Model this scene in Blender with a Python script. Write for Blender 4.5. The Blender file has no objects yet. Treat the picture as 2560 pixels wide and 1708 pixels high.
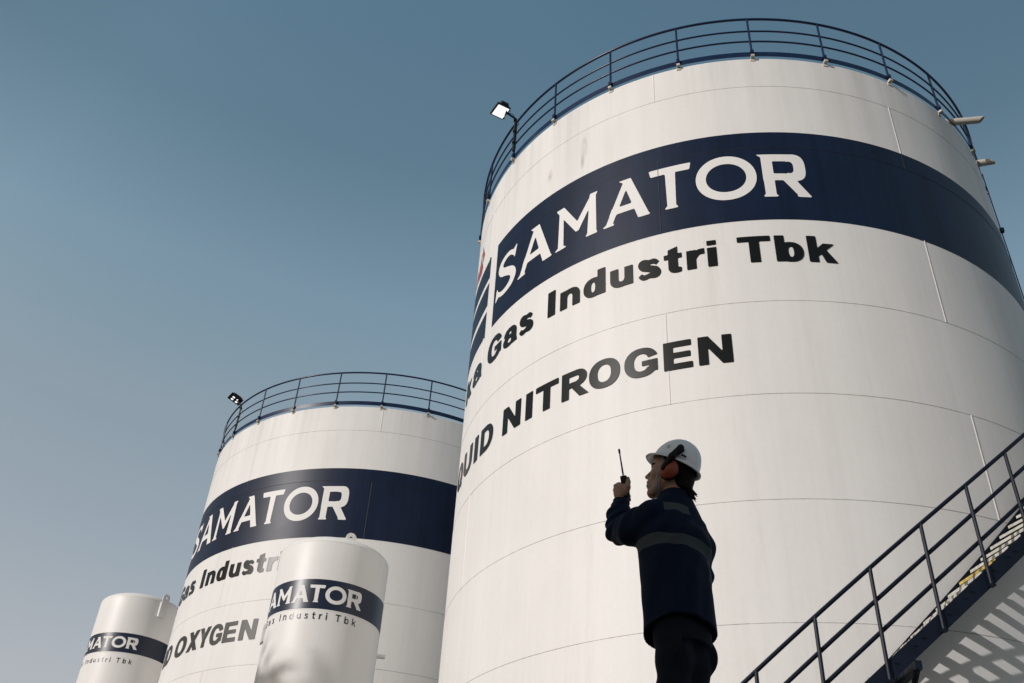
import bpy, bmesh, math, random
import numpy as np
from mathutils import Vector, Matrix

random.seed(7)
rad = math.radians
scene = bpy.context.scene
col = scene.collection

# ------------------------------------------------------------------ camera
CAMZ = 1.5
PITCH, ROLL = 0.6404, 0.0657
cam_d = bpy.data.cameras.new('camera')
cam = bpy.data.objects.new('camera', cam_d)
col.objects.link(cam)
fw = Vector((0, math.cos(PITCH), math.sin(PITCH)))
rt0 = Vector((1, 0, 0)); up0 = rt0.cross(fw)
rt = rt0 * math.cos(ROLL) + up0 * math.sin(ROLL)
up = -rt0 * math.sin(ROLL) + up0 * math.cos(ROLL)
M = Matrix((rt, up, -fw)).transposed().to_4x4()
M.translation = Vector((0, 0, CAMZ))
cam.matrix_world = M
cam_d.sensor_width = 36.0
cam_d.lens = 36.0 * 2448.0 / 2560.0
cam_d.clip_start = 0.05
cam_d.clip_end = 2000
scene.camera = cam

# ------------------------------------------------------------------ light, sky
SUN_EL = rad(23)
SUN_AZ = math.atan2(-0.816, -0.578)          # from the left and a little behind the camera
sun_dir = Vector((math.sin(SUN_AZ) * math.cos(SUN_EL), math.cos(SUN_AZ) * math.cos(SUN_EL), math.sin(SUN_EL)))
sd = bpy.data.lights.new('sun', 'SUN')
sd.energy = 2.85; sd.angle = rad(0.53); sd.color = (1.0, 0.955, 0.93)
sun = bpy.data.objects.new('sun', sd); col.objects.link(sun)
sun.rotation_euler = (-sun_dir).to_track_quat('-Z', 'Y').to_euler()
sun.location = (-30, -20, 40)
world = bpy.data.worlds.new('World'); scene.world = world
world.use_nodes = True
wn = world.node_tree
bg = wn.nodes['Background']
sky = wn.nodes.new('ShaderNodeTexSky')
sky.sky_type = 'NISHITA'; sky.sun_disc = False
sky.sun_elevation = SUN_EL; sky.sun_rotation = SUN_AZ
sky.altitude = 0; sky.air_density = 1.0; sky.dust_density = 2.0; sky.ozone_density = 1.0
hs = wn.nodes.new('ShaderNodeHueSaturation')
hs.inputs['Saturation'].default_value = 0.755
wn.links.new(sky.outputs[0], hs.inputs['Color'])
# haze: the air is paler towards the horizon than the clean-air sky model has it
wtc = wn.nodes.new('ShaderNodeTexCoord'); wsx = wn.nodes.new('ShaderNodeSeparateXYZ')
wn.links.new(wtc.outputs['Generated'], wsx.inputs[0])
wr = wn.nodes.new('ShaderNodeValToRGB'); wn.links.new(wsx.outputs['Z'], wr.inputs['Fac'])
we = wr.color_ramp.elements
for i, (z, c) in enumerate(((0.0, (.34, .34, .34)), (.22, (.80, .69, .60)), (.26, (.885, .74, .625)), (.50, (.81, .81, .69)), (.615, (.71, .84, .76)), (.72, (.50, .66, .63)), (.82, (.46, .66, .655)))):
    q = we[i] if i < 2 else we.new(z)
    q.position = z; q.color = c + (1,)
wm1 = wn.nodes.new('ShaderNodeVectorMath'); wm1.operation = 'MULTIPLY'
wn.links.new(hs.outputs[0], wm1.inputs[0]); wn.links.new(wr.outputs['Color'], wm1.inputs[1])
wm2 = wn.nodes.new('ShaderNodeVectorMath'); wm2.operation = 'SCALE'; wm2.inputs['Scale'].default_value = 2.0
wn.links.new(wm1.outputs[0], wm2.inputs[0])
# and the bright glow round the sun is damped: the sky is turned down there to weaken its light
wdot = wn.nodes.new('ShaderNodeVectorMath'); wdot.operation = 'DOT_PRODUCT'; wdot.inputs[1].default_value = sun_dir
wn.links.new(wtc.outputs['Generated'], wdot.inputs[0])
wmr = wn.nodes.new('ShaderNodeMapRange')
for k, v in (('From Min', .25), ('From Max', .85), ('To Min', 1.0), ('To Max', .28)): wmr.inputs[k].default_value = v
wn.links.new(wdot.outputs['Value'], wmr.inputs['Value']); wn.links.new(wmr.outputs[0], wm2.inputs['Scale'])
wm3 = wn.nodes.new('ShaderNodeVectorMath'); wm3.operation = 'SCALE'; wmx = wn.nodes.new('ShaderNodeMapRange')
for k, v in (('From Min', .0), ('From Max', .42), ('To Min', 2.26), ('To Max', 1.90)): wmx.inputs[k].default_value = v
wn.links.new(wsx.outputs['X'], wmx.inputs['Value']); wn.links.new(wmx.outputs[0], wm3.inputs['Scale'])
wn.links.new(wm2.outputs[0], wm3.inputs[0])
# faint veils of cloud low in the sky
wnz = wn.nodes.new('ShaderNodeTexNoise'); wnz.inputs['Scale'].default_value = 2.6; wnz.inputs['Detail'].default_value = 6; wnz.inputs['Roughness'].default_value = .55
wmp = wn.nodes.new('ShaderNodeMapping'); wmp.inputs['Scale'].default_value = (1, 1, 3.2); wn.links.new(wtc.outputs['Generated'], wmp.inputs['Vector']); wn.links.new(wmp.outputs[0], wnz.inputs['Vector'])
wcr = wn.nodes.new('ShaderNodeMapRange')
for k, v in (('From Min', .48), ('From Max', .75), ('To Min', 0.0), ('To Max', .30)): wcr.inputs[k].default_value = v
wn.links.new(wnz.outputs['Fac'], wcr.inputs['Value'])
wlo = wn.nodes.new('ShaderNodeMapRange')
for k, v in (('From Min', .60), ('From Max', .22), ('To Min', .06), ('To Max', 1.0)): wlo.inputs[k].default_value = v
wn.links.new(wsx.outputs['Z'], wlo.inputs['Value'])
wmu = wn.nodes.new('ShaderNodeMath'); wmu.operation = 'MULTIPLY'; wn.links.new(wcr.outputs[0], wmu.inputs[0]); wn.links.new(wlo.outputs[0], wmu.inputs[1])
wmx2 = wn.nodes.new('ShaderNodeMix'); wmx2.data_type = 'RGBA'; wn.links.new(wmu.outputs[0], wmx2.inputs[0])
wn.links.new(wm3.outputs[0], wmx2.inputs[6]); wmx2.inputs[7].default_value = (4.6, 4.7, 4.9, 1)
wn.links.new(wmx2.outputs[2], bg.inputs['Color'])
bg.inputs['Strength'].default_value = 0.10
scene.view_settings.view_transform = 'Standard'
scene.view_settings.look = 'None'
scene.view_settings.exposure = 0
scene.view_settings.gamma = 1
scene.render.engine = 'CYCLES'
scene.cycles.max_bounces = 8

# ------------------------------------------------------------------ helpers
def tag(o, label=None, cat=None, group=None, kind=None):
    if label: o['label'] = label
    if cat: o['category'] = cat
    if group: o['group'] = group
    if kind: o['kind'] = kind
    return o

def empty(name, loc=(0, 0, 0), rz=0.0):
    o = bpy.data.objects.new(name, None); col.objects.link(o)
    o.location = loc; o.rotation_euler = (0, 0, rz)
    o.empty_display_size = 0.3
    return o

def mesh_obj(name, verts, faces, mat, parent=None, smooth=False, mats=None, midx=None):
    me = bpy.data.meshes.new(name)
    me.from_pydata([tuple(map(float, v)) for v in verts], [], [tuple(int(i) for i in f) for f in faces])
    if mats:
        for m in mats: me.materials.append(m)
        if midx is not None: me.polygons.foreach_set('material_index', midx)
    elif mat: me.materials.append(mat)
    if smooth: me.polygons.foreach_set('use_smooth', [True] * len(me.polygons))
    me.update()
    o = bpy.data.objects.new(name, me); col.objects.link(o)
    if parent: o.parent = parent
    return o

class MB:
    """collects boxes, tubes, lathes and sheets; build() links them as one mesh"""
    def __init__(self): self.v = []; self.f = []
    def add(self, v, f):
        n = len(self.v); self.v += [tuple(x) for x in v]; self.f += [tuple(i + n for i in q) for q in f]
    def box(self, c, ax, ay, az):
        """centre and three half-axis vectors"""
        c = Vector(c); ax, ay, az = Vector(ax), Vector(ay), Vector(az)
        v = [c + sx * ax + sy * ay + sz * az for sx in (-1, 1) for sy in (-1, 1) for sz in (-1, 1)]
        f = [(0, 1, 3, 2), (4, 6, 7, 5), (0, 4, 5, 1), (2, 3, 7, 6), (0, 2, 6, 4), (1, 5, 7, 3)]
        if ax.cross(ay).dot(az) < 0: f = [q[::-1] for q in f]
        self.add(v, f)
    def bbox(self, lo, hi):
        c = [(a + b) / 2 for a, b in zip(lo, hi)]; h = [(b - a) / 2 for a, b in zip(lo, hi)]
        self.box(c, (h[0], 0, 0), (0, h[1], 0), (0, 0, h[2]))
    def tube(self, pts, r, n=8, cap=True, closed=False):
        pts = [Vector(p) for p in pts]
        rr = r if isinstance(r, (list, tuple)) else [r] * len(pts)
        v = []; f = []; m = len(pts); ref = None
        for i, p in enumerate(pts):
            if closed: t = pts[(i + 1) % m] - pts[i - 1]
            else: t = pts[min(i + 1, m - 1)] - pts[max(i - 1, 0)]
            t.normalize()
            if ref is None:
                ref = Vector((0, 0, 1)) if abs(t.z) < 0.9 else Vector((1, 0, 0))
            a = (ref - t * ref.dot(t)).normalized(); ref = a
            b = t.cross(a)
            for k in range(n):
                w = 2 * math.pi * k / n
                v.append(p + rr[i] * (a * math.cos(w) + b * math.sin(w)))
        for i in range(m if closed else m - 1):
            j = (i + 1) % m
            for k in range(n):
                l = (k + 1) % n
                f.append((i * n + k, i * n + l, j * n + l, j * n + k))
        if cap and not closed:
            f.append(tuple(range(n))[::-1]); f.append(tuple((m - 1) * n + k for k in range(n)))
        self.add(v, f)
    def lathe(self, prof, n=64, a0=0.0, a1=None):
        full = a1 is None
        if full: a1 = a0 + 2 * math.pi
        m = n if full else n + 1
        v = []; f = []
        for r, z in prof:
            for k in range(m):
                a = a0 + (a1 - a0) * k / n
                v.append((r * math.sin(a), -r * math.cos(a), z))
        for i in range(len(prof) - 1):
            for k in range(n):
                l = (k + 1) % m
                f.append((i * m + k, i * m + l, (i + 1) * m + l, (i + 1) * m + k))
        self.add(v, f)
    def build(self, name, mat, parent=None, smooth=False):
        return mesh_obj(name, self.v, self.f, mat, parent, smooth)

def bevel(o, w, seg=2):
    m = o.modifiers.new('bevel', 'BEVEL'); m.width = w; m.segments = seg; m.limit_method = 'ANGLE'
    return o

def smooth_angle(o, deg=40):
    me = o.data
    me.polygons.foreach_set('use_smooth', [True] * len(me.polygons))
    bm = bmesh.new(); bm.from_mesh(me)
    for e in bm.edges:
        if len(e.link_faces) == 2 and e.calc_face_angle(0) > rad(deg): e.smooth = False
    bm.to_mesh(me); bm.free()
    return o

# ------------------------------------------------------------------ materials
def nt(name):
    m = bpy.data.materials.new(name); m.use_nodes = True
    n = m.node_tree.nodes; l = m.node_tree.links
    return m, n, l, n['Principled BSDF']

def noise(n, l, src, scale, vec_scale=(1, 1, 1), detail=4, rough=0.55):
    mp = n.new('ShaderNodeMapping'); mp.inputs['Scale'].default_value = vec_scale
    tx = n.new('ShaderNodeTexNoise'); tx.inputs['Scale'].default_value = scale
    tx.inputs['Detail'].default_value = detail; tx.inputs['Roughness'].default_value = rough
    l.new(src, mp.inputs['Vector']); l.new(mp.outputs[0], tx.inputs['Vector'])
    return tx.outputs['Fac']

def ramp(n, l, fac, stops):
    r = n.new('ShaderNodeValToRGB')
    e = r.color_ramp.elements
    e[0].position, e[0].color = stops[0][0], tuple(stops[0][1]) + (1,)
    e[1].position, e[1].color = stops[-1][0], tuple(stops[-1][1]) + (1,)
    for p, c in stops[1:-1]:
        q = e.new(p); q.color = tuple(c) + (1,)
    l.new(fac, r.inputs['Fac']); return r.outputs['Color']

def mix(n, l, mode, fac, a, b):
    x = n.new('ShaderNodeMix'); x.data_type = 'RGBA'; x.blend_type = mode
    if isinstance(fac, (int, float)): x.inputs[0].default_value = fac
    else: l.new(fac, x.inputs[0])
    for v, i in ((a, 6), (b, 7)):
        if isinstance(v, tuple): x.inputs[i].default_value = v + (1,)
        else: l.new(v, x.inputs[i])
    return x.outputs[2]

def paint(name, base, rough, streak=0.10, blotch=0.06, fine=0.03, spec=0.5, streak_scale=2.2, coat=0.0, dirt=None, bump=0.0, rim=None, stains=()):
    """weathered paint: vertical rain streaks, soft blotches, fine grain"""
    m, n, l, p = nt(name)
    tc = n.new('ShaderNodeTexCoord').outputs['Object']
    s = noise(n, l, tc, streak_scale, (1, 1, 0.035), 6, 0.65)
    s2 = noise(n, l, tc, streak_scale * 5.0, (1, 1, 0.02), 3, 0.6)
    b = noise(n, l, tc, 0.55, (1, 1, 0.8), 5, 0.6)
    g = noise(n, l, tc, 14.0, (1, 1, 1), 3, 0.6)
    base = tuple(base)
    c = ramp(n, l, s, [(0.30, tuple(x * (1 - streak) for x in base)), (0.62, base)])
    c = mix(n, l, 'MULTIPLY', 1.0, c, ramp(n, l, s2, [(0.3, (1 - streak * .55,) * 3), (0.55, (1, 1, 1))]))
    c = mix(n, l, 'MULTIPLY', 1.0, c, ramp(n, l, b, [(0.3, (1 - blotch, 1 - blotch, 1 - blotch * 1.1)), (0.62, (1, 1, 1))]))
    c = mix(n, l, 'MULTIPLY', 1.0, c, ramp(n, l, g, [(0.25, (1 - fine,) * 3), (0.75, (1, 1, 1))]))
    if dirt:
        d = noise(n, l, tc, 1.1, (1, 1, 0.10), 7, 0.72)
        c = mix(n, l, 'MIX', ramp(n, l, d, [(0.60, (0, 0, 0)), (0.85, (0.55, 0.55, 0.55))]), c, dirt)
    if rim:                                   # sparse specks where the paint has chipped
        vo = n.new('ShaderNodeTexVoronoi'); vo.inputs['Scale'].default_value = 1.25; l.new(tc, vo.inputs['Vector'])
        mr = n.new('ShaderNodeMapRange'); mr.inputs['From Min'].default_value = .024; mr.inputs['From Max'].default_value = .010; mr.inputs['To Max'].default_value = .6
        l.new(vo.outputs['Distance'], mr.inputs['Value'])
        mm = n.new('ShaderNodeMath'); mm.operation = 'MULTIPLY'; l.new(mr.outputs[0], mm.inputs[0])
        l.new(ramp(n, l, vo.outputs['Color'], [(.62, (0, 0, 0)), (.66, (1, 1, 1))]), mm.inputs[1])
        c = mix(n, l, 'MIX', mm.outputs[0], c, (0.20, 0.18, 0.16))
    if rim:                                   # grime washed down from the roof edge
        sx = n.new('ShaderNodeSeparateXYZ'); l.new(tc, sx.inputs[0])
        mr = n.new('ShaderNodeMapRange'); mr.inputs['From Min'].default_value = rim - 2.6; mr.inputs['From Max'].default_value = rim
        mr.inputs['To Max'].default_value = 0.52; l.new(sx.outputs[2], mr.inputs['Value'])
        w = noise(n, l, tc, 1.9, (1, 1, 0.03), 6, 0.7); w2 = noise(n, l, tc, 0.30, (1, 1, 0.2), 2, 0.5)
        x = mix(n, l, 'MULTIPLY', 1.0, ramp(n, l, w, [(0.42, (0, 0, 0)), (0.66, (1, 1, 1))]), ramp(n, l, w2, [(0.40, (0.12,) * 3), (0.62, (1, 1, 1))]))
        mm = n.new('ShaderNodeMath'); mm.operation = 'MULTIPLY'; l.new(mr.outputs[0], mm.inputs[0]); l.new(x, mm.inputs[1])
        c = mix(n, l, 'MIX', mm.outputs[0], c, (0.46, 0.445, 0.42))
    for (sxp, sz, hz_) in stains:
        mp = n.new('ShaderNodeMapping'); mp.inputs['Location'].default_value = (-sxp[0] / sz, -sxp[1] / sz, -sxp[2] / hz_); mp.inputs['Scale'].default_value = (1 / sz, 1 / sz, 1 / hz_)
        l.new(tc, mp.inputs['Vector'])
        ln = n.new('ShaderNodeVectorMath'); ln.operation = 'LENGTH'; l.new(mp.outputs[0], ln.inputs[0])
        mr = n.new('ShaderNodeMapRange'); mr.inputs['From Min'].default_value = 1.0; mr.inputs['From Max'].default_value = 0.1; mr.inputs['To Max'].default_value = .8
        l.new(ln.outputs['Value'], mr.inputs['Value'])
        mm = n.new('ShaderNodeMath'); mm.operation = 'MULTIPLY'; l.new(mr.outputs[0], mm.inputs[0]); l.new(ramp(n, l, noise(n, l, tc, 9, (1, 1, .25), 4, .7), [(.35, (.1, .1, .1)), (.65, (1, 1, 1))]), mm.inputs[1])
        c = mix(n, l, 'MIX', mm.outputs[0], c, (0.33, 0.32, 0.29))
    l.new(c, p.inputs['Base Color'])
    rr = n.new('ShaderNodeMapRange'); rr.inputs['To Min'].default_value = rough - .06; rr.inputs['To Max'].default_value = rough + .06
    l.new(b, rr.inputs['Value']); l.new(rr.outputs[0], p.inputs['Roughness'])
    p.inputs['Specular IOR Level'].default_value = spec
    p.inputs['Coat Weight'].default_value = coat
    p.inputs['Coat Roughness'].default_value = 0.2
    if bump:
        bp = n.new('ShaderNodeBump'); bp.inputs['Strength'].default_value = bump; bp.inputs['Distance'].default_value = 0.02
        l.new(noise(n, l, tc, 0.9, (1, 1, 0.5), 2, 0.5), bp.inputs['Height']); l.new(bp.outputs[0], p.inputs['Normal'])
    return m

def worn_paint(name, base, under, rough, amount=0.35, spec=0.5):
    """lettering paint with patches that have gone thin"""
    m, n, l, p = nt(name)
    tc = n.new('ShaderNodeTexCoord').outputs['Object']
    a = noise(n, l, tc, 1.6, (1, 1, 0.5), 6, 0.7)
    g = noise(n, l, tc, 22.0, (1, 1, .35), 3, 0.7)
    c = mix(n, l, 'MIX', ramp(n, l, a, [(0.62, (0, 0, 0)), (0.95, (amount,) * 3)]), base, under)
    c = mix(n, l, 'MULTIPLY', 1.0, c, ramp(n, l, g, [(0.2, (.75, .75, .75)), (0.8, (1.1, 1.1, 1.1))]))
    l.new(c, p.inputs['Base Color'])
    p.inputs['Roughness'].default_value = rough
    p.inputs['Specular IOR Level'].default_value = spec
    return m

def plain(name, base, rough=0.5, metal=0.0, spec=0.5, var=0.15, scale=6.0, emit=None, est=1.0):
    m, n, l, p = nt(name)
    tc = n.new('ShaderNodeTexCoord').outputs['Object']
    f = noise(n, l, tc, scale, (1, 1, 1), 5, 0.6)
    c = ramp(n, l, f, [(0.3, tuple(x * (1 - var) for x in base)), (0.7, tuple(min(1, x * (1 + var)) for x in base))])
    l.new(c, p.inputs['Base Color'])
    p.inputs['Roughness'].default_value = rough; p.inputs['Metallic'].default_value = metal
    p.inputs['Specular IOR Level'].default_value = spec
    if emit:
        p.inputs['Emission Color'].default_value = tuple(emit) + (1,); p.inputs['Emission Strength'].default_value = est
    return m

TOPZ = 2.7312 * 6.1 + 1.5
def on_shell(th, z): return (6.1 * math.sin(rad(th)), -6.1 * math.cos(rad(th)), z)
WHITE_PARAMS = dict(streak=0.05, blotch=0.05, dirt=(0.50, 0.47, 0.42), spec=0.22, bump=0.02, rim=TOPZ)
WHITE = paint('weathered white tank paint', (0.80, 0.785, 0.765), 0.50, **WHITE_PARAMS)
WHITE_STAINED = paint('weathered white tank paint with drips', (0.80, 0.785, 0.765), 0.50, **WHITE_PARAMS,
              stains=((on_shell(-24.6, 2.50 * 6.1 + 1.5), .10, .42), (on_shell(-24.9, 2.44 * 6.1 + 1.5), .07, .30), (on_shell(-33.2, 2.46 * 6.1 + 1.5), .09, .25)))
NAVY = paint('faded navy tank paint', (0.0075, 0.0175, 0.051), 0.42, streak=0.35, blotch=0.3, fine=0.15, spec=0.22, dirt=(0.016, 0.026, 0.052))
LETTER_WHITE = paint('white lettering paint', (0.80, 0.785, 0.765), 0.50, streak=0.03, blotch=0.03, spec=0.22)
LETTER_BLACK = worn_paint('black lettering paint', (0.006, 0.007, 0.007), (0.07, 0.07, 0.065), 0.34, spec=0.24)
LETTER_GREY = worn_paint('worn grey lettering paint', (0.03, 0.03, 0.028), (0.35, 0.34, 0.32), 0.5, 0.8)
FLAME_RED = worn_paint('faded red paint', (0.36, 0.055, 0.045), (0.6, 0.4, 0.36), 0.5)
SEAM = paint('dirty seam paint', (0.71, 0.695, 0.675), 0.6, streak=0.25, blotch=0.5, fine=0.45, spec=.2)
SEAM_V = paint('weld bead paint', (0.78, 0.755, 0.73), 0.5, streak=0.1, blotch=0.1)
SEAM_NAVY = paint('navy seam paint', (0.006, 0.010, 0.022), 0.6, streak=0.4, blotch=0.5, fine=0.4)
VESSEL_WHITE = paint('satin white vessel paint', (0.79, 0.775, 0.755), 0.44, streak=0.03, blotch=0.03, fine=0.01, spec=0.35)
VESSEL_NAVY = paint('glossy navy vinyl', (0.005, 0.013, 0.038), 0.36, streak=0.1, blotch=0.05, spec=0.45)
VESSEL_BLACK = plain('black vinyl lettering', (0.008, 0.008, 0.008), 0.35)
RAIL = plain('navy railing paint', (0.006, 0.017, 0.055), 0.30, var=0.3, spec=0.35)
STAIR = plain('dark navy stair paint', (0.0045, 0.0085, 0.020), 0.5, var=0.25, spec=0.2)
TREAD = plain('pale galvanised tread', (0.50, 0.49, 0.44), 0.55, var=0.3, scale=14)
YELLOW = plain('worn yellow tread paint', (0.55, 0.40, 0.10), 0.55, var=0.35, scale=14)
BRACKET = plain('beige bracket paint', (0.52, 0.48, 0.41), 0.6, var=0.2)
RUST = plain('rust stained bracket paint', (0.42, 0.36, 0.28), 0.7, var=0.3, scale=20)
BLACK = plain('black metal', (0.007, 0.007, 0.008), 0.5, spec=.3)
PLASTIC = plain('black plastic', (0.005, 0.005, 0.006), 0.5, spec=0.2)
LAMP = plain('lit lamp glass', (0.8, 0.8, 0.78), 0.2, emit=(1.0, 0.99, 0.95), est=1.0, var=0.02)
PIPE = plain('grey pipe paint', (0.50, 0.47, 0.42), 0.5, var=0.15)
CONCRETE = plain('pale concrete', (0.24, 0.23, 0.215), 0.85, var=0.2, scale=1.3)
CHROME = plain('bright metal', (0.6, 0.6, 0.6), 0.25, metal=1.0)

# ------------------------------------------------------------------ ground
def ground_mat():
    m, n, l, p = nt('yard concrete')
    tc = n.new('ShaderNodeTexCoord').outputs['Object']
    a = noise(n, l, tc, 0.25, (1, 1, 1), 8, 0.6); b = noise(n, l, tc, 9, (1, 1, 1), 4, 0.6)
    c = ramp(n, l, a, [(0.3, (0.050, 0.050, 0.050)), (0.7, (0.085, 0.083, 0.080))])
    c = mix(n, l, 'MULTIPLY', 1.0, c, ramp(n, l, b, [(0.3, (.85, .85, .85)), (0.7, (1, 1, 1))]))
    l.new(c, p.inputs['Base Color']); p.inputs['Roughness'].default_value = 0.9
    return m
g = MB(); g.add([(-900, -900, 0), (900, -900, 0), (900, 900, 0), (-900, 900, 0)], [(0, 1, 2, 3)])
tag(g.build('ground', ground_mat()), kind='structure')

# ------------------------------------------------------------------ lettering: shapes as signed distances
def Ubox(x, y, x0, y0, x1, y1):
    return np.maximum(np.maximum(x0 - x, x - x1), np.maximum(y0 - y, y - y1))
def sup(x, y, cx, cy, rx, ry, n=2.25):
    rx, ry = max(rx, 1e-3), max(ry, 1e-3)
    return ((np.abs((x - cx) / rx) ** n + np.abs((y - cy) / ry) ** n) ** (1 / n) - 1) * min(rx, ry)
def poly(x, y, pts):
    d = np.full(x.shape, 1e9); s = np.ones(x.shape)
    N = len(pts)
    for i in range(N):
        ax, ay = pts[i]; bx, by = pts[i - 1]
        ex, ey = bx - ax, by - ay; wx, wy = x - ax, y - ay
        t = np.clip((wx * ex + wy * ey) / (ex * ex + ey * ey + 1e-12), 0, 1)
        qx, qy = wx - ex * t, wy - ey * t
        d = np.minimum(d, qx * qx + qy * qy)
        c1 = y >= ay; c2 = y < by; c3 = ex * wy > ey * wx
        fl = (c1 & c2 & c3) | (~c1 & ~c2 & ~c3)
        s = np.where(fl, -s, s)
    return s * np.sqrt(d)
def U(*a):
    r = a[0]
    for b in a[1:]: r = np.minimum(r, b)
    return r
def I(*a):
    r = a[0]
    for b in a[1:]: r = np.maximum(r, b)
    return r
def D(a, b): return np.maximum(a, -b)
def catmull(p, k=10):
    p = [np.array(q, float) for q in p]; p = [2 * p[0] - p[1]] + p + [2 * p[-1] - p[-2]]
    o = []
    for i in range(1, len(p) - 2):
        for t in np.linspace(0, 1, k, endpoint=False):
            a, b, c, d = p[i - 1:i + 3]
            o.append(.5 * (2 * b + (c - a) * t + (2 * a - 5 * b + 4 * c - d) * t * t + (3 * b - 3 * c + d - a) * t ** 3))
    o.append(p[-2]); return np.array(o)
def stroke(x, y, pts, hw):
    """pen stroke of changing width with cut ends"""
    c = catmull([tuple(q) + (w,) for q, w in zip(pts, hw)], 8)
    d = np.full(x.shape, 1e9)
    for (ax, ay, aw), (bx, by, bw) in zip(c[:-1], c[1:]):
        ex, ey = bx - ax, by - ay; t = np.clip(((x - ax) * ex + (y - ay) * ey) / (ex * ex + ey * ey + 1e-12), 0, 1)
        d = np.minimum(d, np.hypot(x - ax - ex * t, y - ay - ey * t) - (aw + (bw - aw) * t))
    for e, q in ((c[0], c[2]), (c[-1], c[-3])):
        tx, ty = e[0] - q[0], e[1] - q[1]; L = math.hypot(tx, ty); tx /= L; ty /= L
        beyond = -((x - e[0]) * tx + (y - e[1]) * ty)
        d = D(d, np.maximum(beyond, np.hypot(x - e[0], y - e[1]) - 1.5 * e[2]))
    return d

XH = 0.725
def g_I(x, y, s, h): return Ubox(x, y, 0, 0, s, 1)
def g_L(x, y, s, h): return U(Ubox(x, y, 0, 0, s, 1), Ubox(x, y, 0, 0, .8, h))
def g_T(x, y, s, h): return U(Ubox(x, y, 0, 1 - h, .95, 1), Ubox(x, y, .475 - s / 2, 0, .475 + s / 2, 1))
def g_E(x, y, s, h): return U(Ubox(x, y, 0, 0, s, 1), Ubox(x, y, 0, 0, .85, h), Ubox(x, y, 0, 1 - h, .83, 1), Ubox(x, y, 0, .5 - h * .47, .8, .5 + h * .47))
def g_N(x, y, s, h):
    return U(Ubox(x, y, 0, 0, s, 1), Ubox(x, y, 1 - s, 0, 1, 1), poly(x, y, [(0, 1), (s * 1.08, 1), (1, 0), (1 - s * 1.08, 0)]))
def g_O(x, y, s, h): return D(sup(x, y, .53, .5, .53, .52), sup(x, y, .53, .5, .53 - s * 1.03, .52 - h))
def g_Q(x, y, s, h): return U(g_O(x, y, s, h), poly(x, y, [(.56, .3), (.7, .4), (1.05, .02), (.92, -.12)]))
def g_G(x, y, s, h):
    o = D(sup(x, y, .53, .5, .53, .52), sup(x, y, .53, .5, .53 - s * 1.03, .52 - h))
    o = D(o, poly(x, y, [(.56, .54), (1.3, .54), (1.3, .74), (.78, .645)]))
    o = D(o, Ubox(x, y, .6, .0, 1.2, .54) if s > .2 else Ubox(x, y, .75, .05, 1.2, .54))
    r = I(sup(x, y, .53, .5, .53, .52), Ubox(x, y, .3, -.1, 1.03, .3 if s > .2 else .35))
    r = D(r, sup(x, y, .53, .5, .53 - s * 1.03, .52 - h))
    return U(o, r, Ubox(x, y, .55, .54 - h * .85, 1.03, .54), Ubox(x, y, 1.03 - s * .9, .13, 1.03, .54))
def g_D(x, y, s, h):
    a = U(Ubox(x, y, 0, 0, .45, 1), I(sup(x, y, .42, .5, .56, .5), .42 - x))
    b = U(Ubox(x, y, s, h, .45, 1 - h), I(sup(x, y, .42, .5, .56 - s, .5 - h), .42 - x))
    return D(a, b)
def g_U(x, y, s, h):
    a = U(Ubox(x, y, 0, .4, 1, 1), I(sup(x, y, .5, .4, .5, .42), y - .41))
    b = U(Ubox(x, y, s, .4, 1 - s, 1.2), sup(x, y, .5, .4, .5 - s, .42 - h))
    return D(a, b)
def g_R(x, y, s, h):
    b = U(Ubox(x, y, 0, .38, .58, 1), I(sup(x, y, .55, .69, .41, .31), .55 - x))
    c = U(Ubox(x, y, s, .38 + h * .95, .58, 1 - h), I(sup(x, y, .55, .69, .41 - s, .31 - h), .55 - x))
    return U(D(b, c), Ubox(x, y, 0, 0, s, 1), poly(x, y, [(.38, .40), (.66, .42), (1.03, 0), (1.03 - s * 1.2, 0)]))
def g_X(x, y, s, h):
    w = s * 1.2
    return U(poly(x, y, [(0, 1), (w, 1), (1.02, 0), (1.02 - w, 0)]), poly(x, y, [(0, 0), (w, 0), (1.02, 1), (1.02 - w, 1)]))
def g_Y(x, y, s, h):
    w = s * 1.15
    return U(Ubox(x, y, .5 - s / 2, 0, .5 + s / 2, .5), poly(x, y, [(0, 1), (w, 1), (.5 + s * .5, .42), (.5 - s * .5, .38)]), poly(x, y, [(1 - w, 1), (1, 1), (.5 + s * .5, .38), (.5 - s * .5, .42)]))
def ring_low(x, y, cx, rx, s, h): return D(sup(x, y, cx, XH / 2, rx, XH / 2 + .015), sup(x, y, cx, XH / 2, rx - s, XH / 2 + .015 - h * .8))
def g_b(x, y, s, h): return U(D(Ubox(x, y, 0, 0, s, 1), Ubox(x, y, 9, 9, 9, 9)), D(sup(x, y, .44, XH / 2, .39, XH / 2 + .015), sup(x, y, .46, XH / 2, .37 - s * .98, XH / 2 - h * .8)))
def g_d(x, y, s, h): return g_b(.83 - x, y, s, h)
def g_k(x, y, s, h):
    w = s * 1.25
    return U(Ubox(x, y, 0, 0, s, 1), poly(x, y, [(s * .9, .20), (s * .9, .20 + w * .85), (.84 - w * .95, XH), (.84, XH)]), poly(x, y, [(s * .9 + .1, .38), (s * .9 + .1 + w * .45, .38 + w * .42), (.88, 0), (.88 - w, 0)]))
def g_n(x, y, s, h):
    a = U(I(sup(x, y, .42, .40, .38, .335), .38 - y), Ubox(x, y, .8 - s, 0, .8, .42))
    b = U(sup(x, y, .40, .38, .4 - s, .355 - h), Ubox(x, y, s, -.2, .8 - s, .385))
    return U(Ubox(x, y, 0, 0, s, XH), D(a, b))
def g_u(x, y, s, h): return g_n(.8 - x, XH - y, s, h)
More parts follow.
